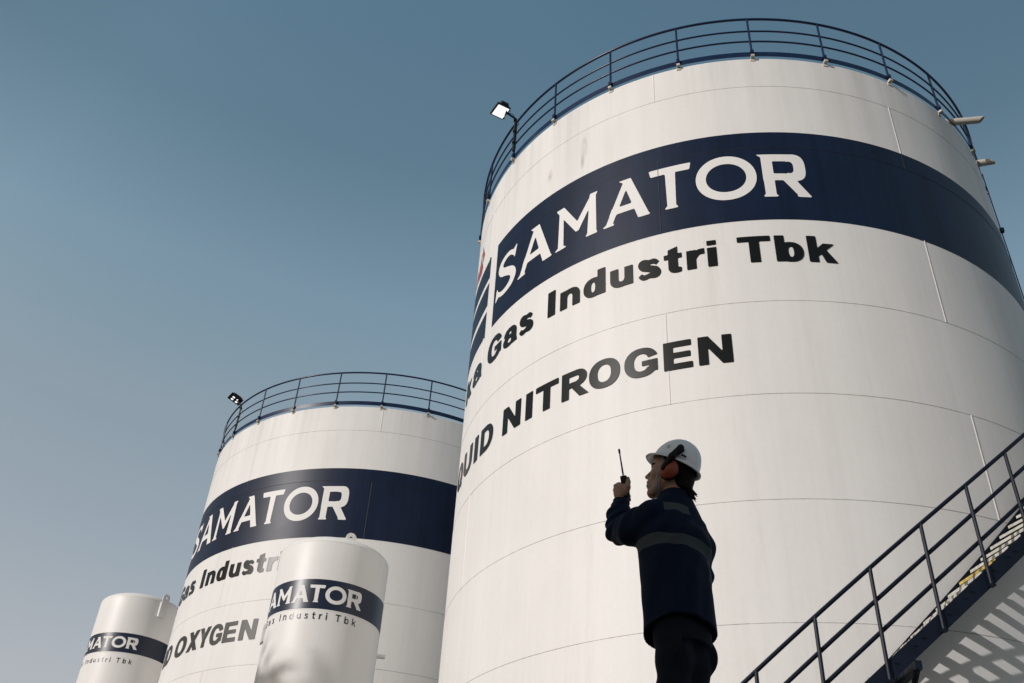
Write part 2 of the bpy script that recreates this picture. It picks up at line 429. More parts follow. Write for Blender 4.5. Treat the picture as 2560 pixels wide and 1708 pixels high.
def g_s(x, y, s, h):
    t = h * .46; b = min(s * .5, .15)
    return stroke(x, y, [(.65, .53), (.53, .64 - t * .1), (.38, .715 - t), (.20, .63 - t * .2), (.21, .46), (.40, .37), (.575, .28), (.58, .11 + t * .2), (.39, .005 + t), (.21, .07), (.09, .18)],
                  [t * .8, t, t, b, b * .85, b * .85, b * .85, b, t, t, t * .8])
def g_a(x, y, s, h):
    arch = D(sup(x, y, .40, .44, .37, .30), sup(x, y, .40, .42, .37 - s, .30 - h * .75))
    arch = I(arch, .44 - y)
    stem = Ubox(x, y, .77 - s, .10, .77, .46)
    tail = poly(x, y, [(.77 - s, .2), (.77, .2), (.82, 0), (.80 - s, 0)])
    bowl = D(sup(x, y, .34, .215, .34, .235), sup(x, y, .38, .205, .38 - s * .95, .235 - h * .72))
    bowl = I(bowl, x - .66)
    return U(arch, stem, tail, bowl)
def g_t(x, y, s, h):
    st = U(Ubox(x, y, .13, .16, .13 + s, .88), poly(x, y, [(.13, .80), (.13 + s, .80), (.13 + s, 1.0), (.13, .9)]))
    ft = D(I(sup(x, y, .13 + .26, .2, .26, .215), y - .22), sup(x, y, .13 + s + .13, .25, .14, .25 - h * .85))
    ft = I(ft, x - .53)
    return U(st, ft, Ubox(x, y, 0, XH - h * .9, .55, XH))
def g_r(x, y, s, h): return U(Ubox(x, y, 0, 0, s, XH), stroke(x, y, [(s * .6, .34), (s * .85, .52), (s + .10, XH - h * .48), (s + .27, XH - h * .42)], [s * .35, s * .4, h * .5, h * .52]))
def g_i(x, y, s, h): return U(Ubox(x, y, 0, 0, s, XH), Ubox(x, y, 0, .82, s, 1))
WID = dict(I=None, L=.8, T=.95, E=.85, N=1, O=1.06, Q=1.06, G=1.05, D=.98, U=1, R=1.03, X=1.02, Y=1, b=.83, d=.83, k=.88, n=.8, u=.8, s=.76, a=.81, t=.55, r=None, i=None)
SANS = {c: globals()['g_' + c] for c in WID}

# flared display capitals
def f_S(x, y):
    b = stroke(x, y, [(.64, .80), (.54, .905), (.38, .935), (.20, .87), (.14, .74), (.22, .61), (.40, .515), (.58, .40), (.64, .26), (.56, .12), (.38, .055), (.20, .07), (.06, .17)],
               [.035, .05, .055, .07, .085, .09, .09, .09, .085, .075, .06, .05, .03])
    return U(b, poly(x, y, [(.58, .90), (.72, 1.0), (.66, .70), (.61, .82)]), poly(x, y, [(.0, -.02), (.03, .30), (.085, .20), (.16, .09)]))
def f_A(x, y):
    return U(poly(x, y, [(.06, .03), (.18, .03), (.50, .90), (.545, 1), (.335, 1), (.41, .94)]), poly(x, y, [(-.01, 0), (.225, 0), (.175, .05), (.065, .05)]),
             poly(x, y, [(.395, 1), (.545, 1), (.855, .04), (.665, .04)]), poly(x, y, [(.665, .05), (.85, .05), (.885, 0), (.67, 0)]),
             poly(x, y, [(.13, .235), (.78, .235), (.73, .375), (.18, .375)]))
def f_M(x, y):
    return U(poly(x, y, [(.085, .03), (.20, .03), (.185, .98), (.105, .98)]), poly(x, y, [(.0, 0), (.275, 0), (.20, .05), (.085, .05)]),
             poly(x, y, [(.03, 1), (.20, 1), (.58, .36), (.49, .25)]), poly(x, y, [(.455, .36), (.49, .25), (.545, .25), (.93, .98), (.82, .98)]),
             poly(x, y, [(.745, .03), (.92, .03), (.905, .98), (.79, .98)]), poly(x, y, [(.70, 0), (.95, 0), (.915, .05), (.75, .05)]), poly(x, y, [(.80, 1), (.945, 1), (.905, .93), (.80, .9)]))
def f_T(x, y):
    return U(poly(x, y, [(0, 1), (.725, 1), (.70, .855), (.025, .855)]), poly(x, y, [(.285, .9), (.45, .9), (.435, .05), (.30, .05)]), poly(x, y, [(.25, 0), (.475, 0), (.435, .06), (.295, .06)]))
def f_O(x, y): return D(sup(x, y, .5, .5, .5, .515, 2.05), sup(x, y, .5, .5, .345, .345, 2.05))
def f_R(x, y):
    b = U(Ubox(x, y, .035, .385, .56, 1), I(sup(x, y, .54, .69, .215, .31, 2.8), .54 - x))
    c = U(Ubox(x, y, .205, .53, .46, .845), I(sup(x, y, .45, .69, .12, .155, 3.2), .45 - x))
    return U(D(b, c), poly(x, y, [(.045, .03), (.205, .03), (.205, .98), (.035, .98)]), poly(x, y, [(0, 0), (.245, 0), (.2, .05), (.045, .05)]), poly(x, y, [(-.03, 1), (.1, 1), (.1, .92), (.03, .95)]),
             poly(x, y, [(.36, .39), (.555, .40), (.765, .04), (.575, .04)]), poly(x, y, [(.565, 0), (.795, 0), (.755, .05), (.575, .05)]))
FLARE = {'S': (f_S, .725), 'A': (f_A, .875), 'M': (f_M, .95), 'T': (f_T, .725), 'O': (f_O, 1.0), 'R': (f_R, .79)}

def contour_cells(f, X, Y):
    """clipped cells of the region f < 0 on a grid"""
    verts = []; faces = []; vid = {}; eid = {}
    ny, nx = f.shape
    neg = f < 0
    def V(j, i):
        k = (j, i)
        if k not in vid: vid[k] = len(verts); verts.append((X[i], Y[j]))
        return vid[k]
    def E(j0, i0, j1, i1):
        k = (j0, i0, j1, i1) if (j0, i0) < (j1, i1) else (j1, i1, j0, i0)
        if k not in eid:
            a, b = f[j0, i0], f[j1, i1]; t = min(max(a / (a - b), .001), .999)
            eid[k] = len(verts); verts.append((X[i0] + t * (X[i1] - X[i0]), Y[j0] + t * (Y[j1] - Y[j0])))
        return eid[k]
    cnt = neg[:-1, :-1].astype(int) + neg[1:, :-1] + neg[:-1, 1:] + neg[1:, 1:]
    for j, i in zip(*np.nonzero(cnt)):
        cs = [(j, i), (j, i + 1), (j + 1, i + 1), (j + 1, i)]
        if cnt[j, i] == 4: faces.append([V(*c) for c in cs]); continue
        p = []
        for a in range(4):
            c, d = cs[a], cs[(a + 1) % 4]
            if neg[c]: p.append(V(*c))
            if neg[c] != neg[d]: p.append(E(*c, *d))
        if len(p) >= 3: faces.append(p)
    return verts, faces

class Decal:
    """painted shapes on a cylinder: angles in degrees from the side that faces the camera, heights in metres"""
    def __init__(self, R, off): self.R = R + off; self.m = MB()
    def shape(self, fn, tL, tR, w, z0, z1, res=34, pad=0.06):
        X = np.linspace(-pad, w + pad, max(6, int(res * (w + 2 * pad)))); Y = np.linspace(-.14, 1.08, int(res * 1.22))
        gx, gy = np.meshgrid(X, Y)
        v, f = contour_cells(fn(gx, gy), X, Y)
        out = []
        for x, y in v:
            a = rad(tL + (tR - tL) * x / w); z = z0 + (z1 - z0) * y
            out.append((self.R * math.sin(a), -self.R * math.cos(a), z))
        self.m.add(out, f)
    def sans(self, txt, z0, z1, s=.3, h=.22, res=34):
        for c, a, b in txt:
            w = WID[c] or (s if c in 'Ii' else s + .30)
            fn = SANS[c]
            self.shape(lambda x, y, fn=fn: fn(x, y, s, h), a, b, w, z0, z1, res)
    def flare(self, txt, z0, z1, res=40, bold=0.008):
        for c, a, b in txt:
            fn, w = FLARE[c]; self.shape(lambda x, y, fn=fn: fn(x, y) - bold, a, b, w, z0, z1, res)
    def polygon(self, pts, dt=0.5):
        """polygon given in (degrees, metres)"""
        t = [p[0] for p in pts]; z = [p[1] for p in pts]
        w = (max(t) - min(t)); H = max(z) - min(z); t0 = min(t); z0 = min(z)
        q = [((a - t0) / w, (b - z0) / H) for a, b in pts]
        self.shape(lambda x, y: poly(x, y, q), t0, t0 + w, 1.0, z0, z0 + H, 40)
    def strip(self, t0, t1, zlo, zhi, dt=1.0):
        n = max(2, int(abs(t1 - t0) / dt)); v = []; f = []
        for k in range(n + 1):
            d = t0 + (t1 - t0) * k / n; a = rad(d)
            for zz in (zlo, zhi):
                z = zz(d) if callable(zz) else zz
                v.append((self.R * math.sin(a), -self.R * math.cos(a), z))
        for k in range(n): f.append((2 * k, 2 * k + 2, 2 * k + 3, 2 * k + 1))
        self.m.add(v, f)
    def build(self, name, mat, parent): return self.m.build(name, mat, parent, smooth=True)

# ------------------------------------------------------------------ the two big storage tanks
R = 6.1
def H(z): return z * R + CAMZ                # heights were taken in tank radii from eye level
def cyl(th, rho, z):
    a = rad(th); return Vector((rho * R * math.sin(a), -rho * R * math.cos(a), z))
NAME_ROW = [('S', -49.75, -42.35), ('A', -41.45, -31.9), ('M', -31.05, -21.5), ('A', -20.35, -11.55), ('T', -11.3, -4.0), ('O', -3.15, 6.9), ('R', 7.75, 15.62)]
COMPANY_ROW = [('k', -66.5, -60.7), ('a', -59.9, -54.3), ('G', -51.5, -45.75), ('a', -45.05, -40.5), ('s', -40.05, -35.8), ('I', -32.25, -30.48), ('n', -29.35, -25.05), ('d', -24.3, -19.95),
               ('u', -19.05, -14.87), ('s', -14.15, -9.95), ('t', -9.5, -6.5), ('r', -5.75, -2.65), ('i', -2.38, -.87), ('T', 2.46, 7.7), ('b', 8.32, 12.73), ('k', 13.45, 18.0)]
CONTENT_N = [('Q', -67.3, -61.9), ('U', -60.9, -55.6), ('I', -54.35, -52.6), ('D', -51.4, -46.5), ('N', -43.2, -38.05), ('I', -36.75, -35.05), ('T', -34.3, -29.15), ('R', -28.45, -23.1), ('O', -23.05, -17.5), ('G', -16.75, -11.2), ('E', -10.35, -5.9), ('N', -5.0, .08)]
CONTENT_O = [('I', -74.6, -72.6), ('D', -71.6, -66.2), ('O', -63.2, -56.2), ('X', -55.3, -50.1), ('Y', -49.9, -45.3), ('G', -45.2, -40.5), ('E', -40.1, -35.7), ('N', -34.6, -29.4)]

def words(row, gap):
    out = [[row[0]]]
    for q in row[1:]:
        if q[1] - out[-1][-1][2] > gap: out.append([])
        out[-1].append(q)
    return out
def big_tank(loc, rz, label, shift, content, cs, content_mat, seams, cz):
    root = empty('storage_tank', loc, rz)
    tag(root, label, 'tank', 'white cylindrical storage tanks')
    zr = H(2.7312)
    m = MB(); m.lathe([(R, -.2), (R, zr - .02), (R - .02, zr)], 360); o = m.build('shell', WHITE_STAINED if shift == 0 else WHITE, root); smooth_angle(o, 30)
    m = MB(); m.lathe([(R - .03, zr - .01), (R * .7, zr + .25), (R * .35, zr + .42), (.02, zr + .47)], 96); m.build('roof', WHITE, root, True)
    # painted band with a plain gap and the emblem panels left of it
    zb0, zb1 = H(1.9956), H(2.3665)
    d = Decal(R, .004); d.strip(-50.85 + shift, 200 + shift, zb0, zb1); d.build('band', NAVY, root)
    wv = lambda z, ph: (lambda t: z * R + CAMZ + .05 * math.sin(rad((t - shift + 54) * 14) + ph))
    for lo, hi in ((1.992, 2.106), (2.134, 2.238), (2.263, 2.36)):
        d = Decal(R, .004)
        d.strip(-80 + shift, -54.3 + shift, (lambda t: H(1.992)) if lo < 2 else wv(lo, 0.0), wv(hi, 0.0), .5); d.build('emblem_panel', NAVY, root)
    for pts in ([(-62.4, 2.528), (-59.9, 2.456), (-61.0, 2.425), (-61.4, 2.455), (-62.2, 2.48)], [(-62.7, 2.505), (-62.3, 2.455), (-60.6, 2.40), (-61.4, 2.378), (-65.4, 2.385), (-65.7, 2.43), (-63.9, 2.465)],
                [(-66.6, 2.47), (-66.1, 2.425), (-66.9, 2.39), (-69.2, 2.40), (-68.2, 2.44)]):
        d = Decal(R, .004); d.polygon([(t + shift, H(z)) for t, z in pts]); d.build('flame_emblem', FLAME_RED, root)
    d = Decal(R, .010); d.flare([(c, a + shift, b + shift) for c, a, b in NAME_ROW], H(2.088), H(2.264)); d.build('name_lettering', LETTER_WHITE, root)
    for w in words([(c, a + cs, b + cs) for c, a, b in COMPANY_ROW], 1.8):
        d = Decal(R, .011); d.sans(w, H(1.8355), H(1.9325), .295, .205); d.build('company_lettering', LETTER_BLACK, root)
    for w in words(content, 1.8):
        d = Decal(R, .011); d.sans(w, H(cz[0]), H(cz[1]), .29, .21); d.build('content_lettering', content_mat, root)
    # lap seams between the plate courses and the upright welds
    zs = [2.587, 2.297, 1.9985, 1.6965, 1.398, 1.1028, .8068, .51, .215, -.08]
    hn = MB()
    for z in zs:
        if z > 2.2 and z < 2.35:
            hn.lathe([(R + .003, H(z) - .010), (R + .0095, H(z) - .004), (R + .0095, H(z) + .002), (R + .003, H(z) + .006)], 180, rad(-50.8 + shift), rad(199 + shift)); continue
        if abs(z - 1.9985) < .01: continue
        hz = MB(); hz.lathe([(R - .002, H(z) - .006), (R + .0030, H(z) - .004), (R + .0030, H(z) + .003), (R - .002, H(z) + .006)], 240); hz.build('plate_seam', SEAM, root, True)
    def weld(nm, mt, th, z0, z1, hgt):
        v = []; f = []; w = .016
        prof = [(-1, -.002), (-.6, hgt * .7), (0, hgt), (.6, hgt * .7), (1, -.002)]
        n = 6
        for k in range(n + 1):
            z = z0 + (z1 - z0) * k / n
            for u, q in prof:
                a = rad(th) + u * w / R; v.append(((R + q) * math.sin(a), -(R + q) * math.cos(a), z))
        for k in range(n):
            for j in range(4): f.append((k * 5 + j, k * 5 + j + 1, k * 5 + 6 + j, k * 5 + 5 + j))
        mb = MB(); mb.add(v, f); mb.build(nm, mt, root, True)
    edges = [2.728] + zs
    for i in range(len(zs)):
        for th in ([seams[i % 2] + 90 * q for q in range(-1, 2)]):
            z0, z1 = H(edges[i + 1]), H(edges[i])
            if i == 1: weld('weld_seam', SEAM_V, th, zb1 + .003, z1, .009); weld('band_weld', SEAM_NAVY, th, z0, zb1, .0125)
            elif i == 2: weld('band_weld', SEAM_NAVY, th, zb0, z1, .0125)
            else: weld('weld_seam', SEAM_V, th, z0, z1, .009)
    hn.build('band_seam', SEAM_NAVY, root, True)
    # roof-edge railing
    ths = [-46.16 + 13.846 * k for k in range(26)] if shift == 0 else [-5.15 + 13.846 * k for k in range(26)]
    def hoop(rho, z, r, name, n=240):
        m = MB(); m.tube([cyl(360 * k / n, rho, z) for k in range(n)], r, 8, closed=True); return m.build(name, RAIL, root, True)
    hoop(1.003, H(2.9405), .028, 'top_rail'); hoop(1.002, H(2.8745), .020, 'mid_rail'); hoop(1.002, H(2.8185), .020, 'mid_rail')
    m = MB(); m.lathe([(R + .004, H(2.7400)), (R + .012, H(2.7400)), (R + .012, H(2.7625)), (R + .004, H(2.7625)), (R + .004, H(2.7400))], 240)
    smooth_angle(m.build('kick_plate', RAIL, root), 30)
    for th in ths:
        a = rad(th); out = Vector((math.sin(a), -math.cos(a), 0)); tan = Vector((math.cos(a), math.sin(a), 0))
        m = MB(); m.tube([cyl(th, 1.004, H(2.735)), cyl(th, 1.003, H(2.9405))], .023, 8)
        m.box(cyl(th, 1.006, H(2.757)), out * .03, tan * .034, Vector((0, 0, .045)))
        s = m.build('stanchion', RAIL, root, False); smooth_angle(s)
        m = MB(); m.box(cyl(th, 1.0, H(2.7325)) + out * .045, out * .040, tan * .034, Vector((0, 0, .026)))
        m.box(cyl(th, 1.0, H(2.7235)) + out * .006, out * .007, tan * .045, Vector((0, 0, .045)))
        m.build('mounting_bracket', BRACKET if shift == 0 else RUST, s)
    return root

DA, AZA = 3.1217 * R, 0.2746
DB, AZB = 5.3234 * R, -0.1296
def polar(d, az): return (d * math.sin(az), d * math.cos(az), 0)
CA, CB = polar(DA, AZA), polar(DB, AZB)[:2] + (-.021 * R,)
tankA = big_tank(CA, -AZA, 'nearest and tallest white storage tank lettered LIQUID NITROGEN, with the outside staircase', 0.0, CONTENT_N, 0.0, LETTER_BLACK, (-9.7, 35.0), (1.5025, 1.594))
tankB = big_tank(CB, -AZB, 'white storage tank lettered OXYGEN, standing behind the nearest tank', -25.7, CONTENT_O, -24.6, LETTER_GREY, (-4.5 + 0, 4.3 + 41), (1.5125, 1.608))
tankA.name = 'storage_tank'

# drain spouts that stick out behind the roof edge, and the conduit on the far side
def world_to(root_loc, rz, p):
    q = Vector(p) - Vector(root_loc); c, s = math.cos(-rz), math.sin(-rz)
    return Vector((q.x * c - q.y * s, q.x * s + q.y * c, q.z))
for p0, dvec, ln, cut in (((1.4921, 2.2427), Vector((.985, -.172, .03)), .62, .04), ((1.6554, 2.4259), Vector((.955, -.29, .03)), .29, -.05)):
    P0 = Vector((p0[0] * R, p0[1] * R, H(2.758) )); dv = dvec.normalized()
    m = MB(); n = 14; side = dv.cross(Vector((0, 0, 1))).normalized(); uu = side.cross(dv); v = []; f = []
    secs = ((-.5, .078, 0), (ln, .078, cut), (ln - .012, .062, cut), (-.5, .062, 0))
    for t, r, c in secs:
        for k in range(n):
            w = 2 * math.pi * k / n
            v.append(world_to(CA, -AZA, P0 + dv * (t + (c * 2 * math.sin(w) if c else 0)) + r * (side * math.cos(w) + uu * math.sin(w))))
    for i in range(3):
        for k in range(n): f.append((i * n + k, i * n + (k + 1) % n, (i + 1) * n + (k + 1) % n, (i + 1) * n + k))
    m.add(v, f); smooth_angle(m.build('drain_spout', PIPE, tankA))
m = MB(); m.tube([cyl(70.2, 1.004, H(2.70)), cyl(70.2, 1.004, H(2.2)), cyl(70.2, 1.004, .3)], .012, 6)
m.box(cyl(70.2, 1.006, H(2.42)), (.04, 0, 0), (0, .04, 0), (0, 0, .05))
m.build('conduit', RAIL, tankA)

# ------------------------------------------------------------------ outside staircase on the near tank
def staircase():
    root = empty('staircase', CA, -AZA)
    tag(root, 'dark navy steel staircase curving up the right side of the nearest tank', 'staircase')
    K = .01745
    zt = lambda t: H(.778 + K * (t - 17.6)); zh = lambda t: H(.9675 + K * (t - 17.44))
    t0, t1 = -40.0, 86.0
    def ribbon(name, rho, thick, dep, dz=0.0):
        v = []; f = []; n = 126
        for k in range(n + 1):
            t = t0 + (t1 - t0) * k / n; z = zt(t) + dz
            for dr, dd in ((-thick, 0), (thick, 0), (thick, -dep), (-thick, -dep)): v.append(cyl(t, rho + dr, z + dd))
        for k in range(n):
            for j in range(4): f.append((k * 4 + j, k * 4 + (j + 1) % 4, k * 4 + 4 + (j + 1) % 4, k * 4 + 4 + j))
        f += [(3, 2, 1, 0), (n * 4, n * 4 + 1, n * 4 + 2, n * 4 + 3)]
        m = MB(); m.add(v, f)
        return m
    m = ribbon('outer', 1.163, .0012, .25)
    # bottom flange and bolt heads
    for t in np.arange(-38, 84, 6.03 / 2):
        a = rad(t); out = Vector((math.sin(a), -math.cos(a), 0)); tn = Vector((math.cos(a), math.sin(a), 0))
        for q in (-.13, .13): m.tube([cyl(t, 1.163, zt(t) - .10) + tn * q + Vector((0, 0, q * .86)) - out * .01, cyl(t, 1.163, zt(t) - .10) + tn * q + Vector((0, 0, q * .86)) + out * .022], .017, 6)
    smooth_angle(m.build('outer_stringer', STAIR, root), 30)
    smooth_angle(ribbon('inner', 1.022, .0012, .32, .04).build('inner_stringer', STAIR, root), 30)
    # hand and knee rails
    for nm, dz, r, rho in (('hand_rail', 0.0, .027, 1.164), ('mid_rail', -.42, .027, 1.1675), ('mid_rail', -.81, .027, 1.1675)):
        m = MB(); m.tube([cyl(t, rho - (.011 if dz else 0), zh(t) + dz) for t in np.arange(t0 + 1, t1, 1.0)], r, 8)
        m.build(nm, STAIR, root, True)
    k = -6
    while True:
        t = 29.45 + 6.05 * k; k += 1
        if t < t0 + 1: continue
        if t > t1: break
        a = rad(t); out = Vector((math.sin(a), -math.cos(a), 0)); tn = Vector((math.cos(a), math.sin(a), 0))
        m = MB(); m.tube([cyl(t, 1.1680, zt(t) - .235), cyl(t, 1.1645, zh(t))], .025, 8)
        m.box(cyl(t, 1.1685, zt(t) - .235), tn * .035, out * .04, Vector((0, 0, .012)))
        smooth_angle(m.build('post', STAIR, root))
    # open treads of bar grating
    nt_ = 0
    tread0 = None
    t = t0 + 1.5
    while t < t1 - 1:
        a = rad(t); out = Vector((math.sin(a), -math.cos(a), 0)); tn = Vector((math.cos(a), math.sin(a), 0))
        z = zt(t) + .015; dt = Vector((0, 0, 1))
        m = MB(); mid = (1.028 + 1.1595) / 2; hl = (1.1595 - 1.028) / 2 * R
        yellow = abs(t - 25.0) < .97
        m.box(cyl(t, mid, z - .022) + tn * .120, out * hl, tn * .112, dt * .012)
        ob = m.build('tread', STAIR, root)
        m = MB(); m.box(cyl(t, mid, z - .020), out * hl, tn * .008, dt * .020); m.build('nosing', YELLOW if yellow else TREAD, ob)
        m = MB()                                                              # raised grip bar set back on the tread
        m.box(cyl(t, mid, z - .006) + tn * .212, out * hl * .97, tn * .007, dt * .012)
        m.build('grip_bar', YELLOW if yellow else TREAD, ob)
        if yellow: ob['label'] = 'tread with worn yellow paint'
        t += 1.92
    for t in (-18, 14.3, 78):
        a = rad(t); out = Vector((math.sin(a), -math.cos(a), 0)); tn = Vector((math.cos(a), math.sin(a), 0))
        m = MB(); m.box(cyl(t, 1.082, zt(t) - .33), out * .5, tn * .04, Vector((0, 0, .05)))
        c0, c1 = cyl(t, 1.155, zt(t) - .36), cyl(t, 1.004, zt(t) - 1.0)
        m.tube([c0, c1], .035, 6); m.box(cyl(t, 1.004, zt(t) - .65), out * .012, tn * .08, Vector((0, 0, .45)))
        m.build('support_bracket', STAIR, root)
    return root
staircase()

# ------------------------------------------------------------------ slim vessels
zcap_gap = .62
def vessel(loc, rz, r, zc, label, name_row, reg_row, zband, zname, zreg, zshoulder, crown, lugs, extra):
    def Hh(z): return z * r + CAMZ
    root = empty('gas_vessel', loc, rz)
    tag(root, label, 'tank', 'slim white domed gas vessels')
    prof = [(r * .93, 1.2), (r, 1.5)]
    zs = Hh(zshoulder); prof.append((r, zs - .4)); prof.append((r, zs))
    b = crown * r
    for k in range(1, 15):
        w = k / 14 * math.pi / 2
        prof.append((max(r * math.cos(w) ** .78, .004), zs + b * math.sin(w) ** 1.1))
    m = MB(); m.lathe(prof, 160); o = m.build('shell', VESSEL_WHITE, root, True)
    m = MB(); m.lathe([(r - .001, zs - .006), (r + .0035, zs - .004), (r + .0035, zs + .003), (r - .002, zs + .006)], 120); m.build('head_seam', VESSEL_WHITE, root, True)
    zl = Hh(zband[0] - .02)
    m = MB(); m.lathe([(r - .001, zl - .006), (r + .003, zl - .004), (r + .003, zl + .003), (r - .001, zl + .006)], 120); m.build('plate_seam', VESSEL_WHITE, root, True)
    d = Decal(r, .003); d.strip(-150, 150, Hh(zband[0]), Hh(zband[1])); d.build('band', VESSEL_NAVY, root)
    d = Decal(r, .006); d.flare(name_row, Hh(zname[0]), Hh(zname[1]), bold=.022); d.build('name_lettering', LETTER_WHITE, root)
    for w in words(reg_row, zcap_gap * (reg_row[-1][2] - reg_row[-2][1])):
        d = Decal(r, .004); d.sans(w, Hh(zreg[0]), Hh(zreg[1]),   .20, .165); d.build('company_lettering', VESSEL_BLACK, root)
    for th, z0, z1, w, off in lugs:
        a = rad(th); out = Vector((math.sin(a), -math.cos(a), 0)); tn = Vector((math.cos(a), math.sin(a), 0))
        n = 12; pr = [(-w, Hh(z0)), (w, Hh(z0))]
        for k in range(n + 1):
            q = math.pi * k / n; pr.append((w * math.cos(q), Hh(z1) - w + w * math.sin(q)))
        hole = [(w * .32 * math.cos(2 * math.pi * k / 14), Hh(z1) - w + w * .32 * math.sin(2 * math.pi * k / 14)) for k in range(14)]
        bm = bmesh.new()
        def mk(y): return [bm.verts.new(tuple(out * (r + y) + tn * x + Vector((0, 0, z)))) for x, z in pr], [bm.verts.new(tuple(out * (r + y) + tn * x + Vector((0, 0, z)))) for x, z in hole]
        for y in (off, off + .03):
            A, Bh = mk(y)
            ed = [bm.edges.new((A[k - 1], A[k])) for k in range(len(A))] + [bm.edges.new((Bh[k - 1], Bh[k])) for k in range(len(Bh))]
            bmesh.ops.triangle_fill(bm, edges=ed, use_beauty=True)
            if y == off: A0, B0 = A, Bh
        for P, Q in ((A0, A), (B0, Bh)):
            for k in range(len(P)): bm.faces.new((P[k - 1], P[k], Q[k], Q[k - 1]))
        bmesh.ops.recalc_face_normals(bm, faces=bm.faces)
        me = bpy.data.meshes.new('lifting_lug'); bm.to_mesh(me); bm.free(); me.materials.append(VESSEL_WHITE)
        lo = bpy.data.objects.new('lifting_lug', me); col.objects.link(lo); lo.parent = root
        if off < 0: continue
        m = MB(); m.box(out * (r + off * .5) + Vector((0, 0, (Hh(z0) + min(zs, Hh(z1))) / 2)), out * (abs(off) * .5 + .004), tn * w * 1.05, Vector((0, 0, (min(zs, Hh(z1)) - Hh(z0)) / 2 * .9)))
        m.build('lug_pad', VESSEL_WHITE, lo)
    for nm, th, z, dims in extra:
        a = rad(th); out = Vector((math.sin(a), -math.cos(a), 0)); tn = Vector((math.cos(a), math.sin(a), 0))
        m = MB(); m.box(out * (r + dims[0]) + Vector((0, 0, Hh(z))), out * dims[0], tn * dims[1], Vector((0, 0, dims[2])))
        m.build(nm, VESSEL_WHITE, root)
    # skirt legs below the picture
    for k in range(4):
        a = rad(45 + 90 * k); m = MB(); m.box((r * .9 * math.sin(a), -r * .9 * math.cos(a), .75), (.09, 0, 0), (0, .09, 0), (0, 0, .75)); m.build('leg', VESSEL_WHITE, root)
    return root
def mapped(tl, rr, row=NAME_ROW):
    k = (rr - tl) / (15.62 + 11.3); return [(c, tl + (a + 11.3) * k, tl + (b + 11.3) * k) for c, a, b in row if tl + (a + 11.3) * k > -98]
RC, RD = 1.25, 1.40
def spread(t0, t1, tt, t2):
    """'Industri' between t0 and t1, 'Tbk' between tt and t2, and the word before it running out of sight"""
    w1 = [('I', .15), ('n', .56), ('d', .6), ('u', .56), ('s', .54), ('t', .4), ('r', .4), ('i', .15)]
    w2 = [('T', .72), ('b', .6), ('k', .6)]
    out = []
    for ws, a, b in ((w1, t0, t1), (w2, tt, t2)):
        tot = sum(w for _, w in ws); cap = zcap[0]
        gap = ((b - a) - tot * cap) / (len(ws) - 1); x = a
        for c, w in ws: out.append((c, x, x + w * cap)); x += w * cap + gap
        if ws is w1: step = gap
    x = t0 - cap * .62 - step
    for c, w in (('s', .54), ('a', .58), ('G', .8)):
        out.append((c, x - w * cap, x)); x -= w * cap + step
    return out
zcap = [7.6]
rowC = spread(-49.5, 1.3, 9.3, 31.5)
zcap = [6.9]
rowD = spread(-66.8, -22.9, -15.2, 5.3)
CC, CD = polar(17.4316 * RC, -.1737), polar(25.7017 * RD, -.3504)
vessel(CC, .1737, RC, 0, 'slim white domed vessel with navy band in front of the OXYGEN tank', mapped(-19.7, 34.0), rowC, (6.133, 6.661), (6.25, 6.548), (5.95, 6.075), 7.38, .27,
       [(13.8, 7.25, 7.645, .12, -.16), (-84, 5.72, 6.06, .12, .02)], [('step_bracket', 88, 5.77, (.09, .06, .03))])
vessel(CD, .3504, RD, 0, 'slim white domed vessel at the far left, half behind the OXYGEN tank', mapped(-42.8, 6.2), rowD, (7.4225, 7.881), (7.525, 7.782), (7.172, 7.285), 8.79, .25,
       [(25.8, 8.39, 8.98, .125, .07)], [])

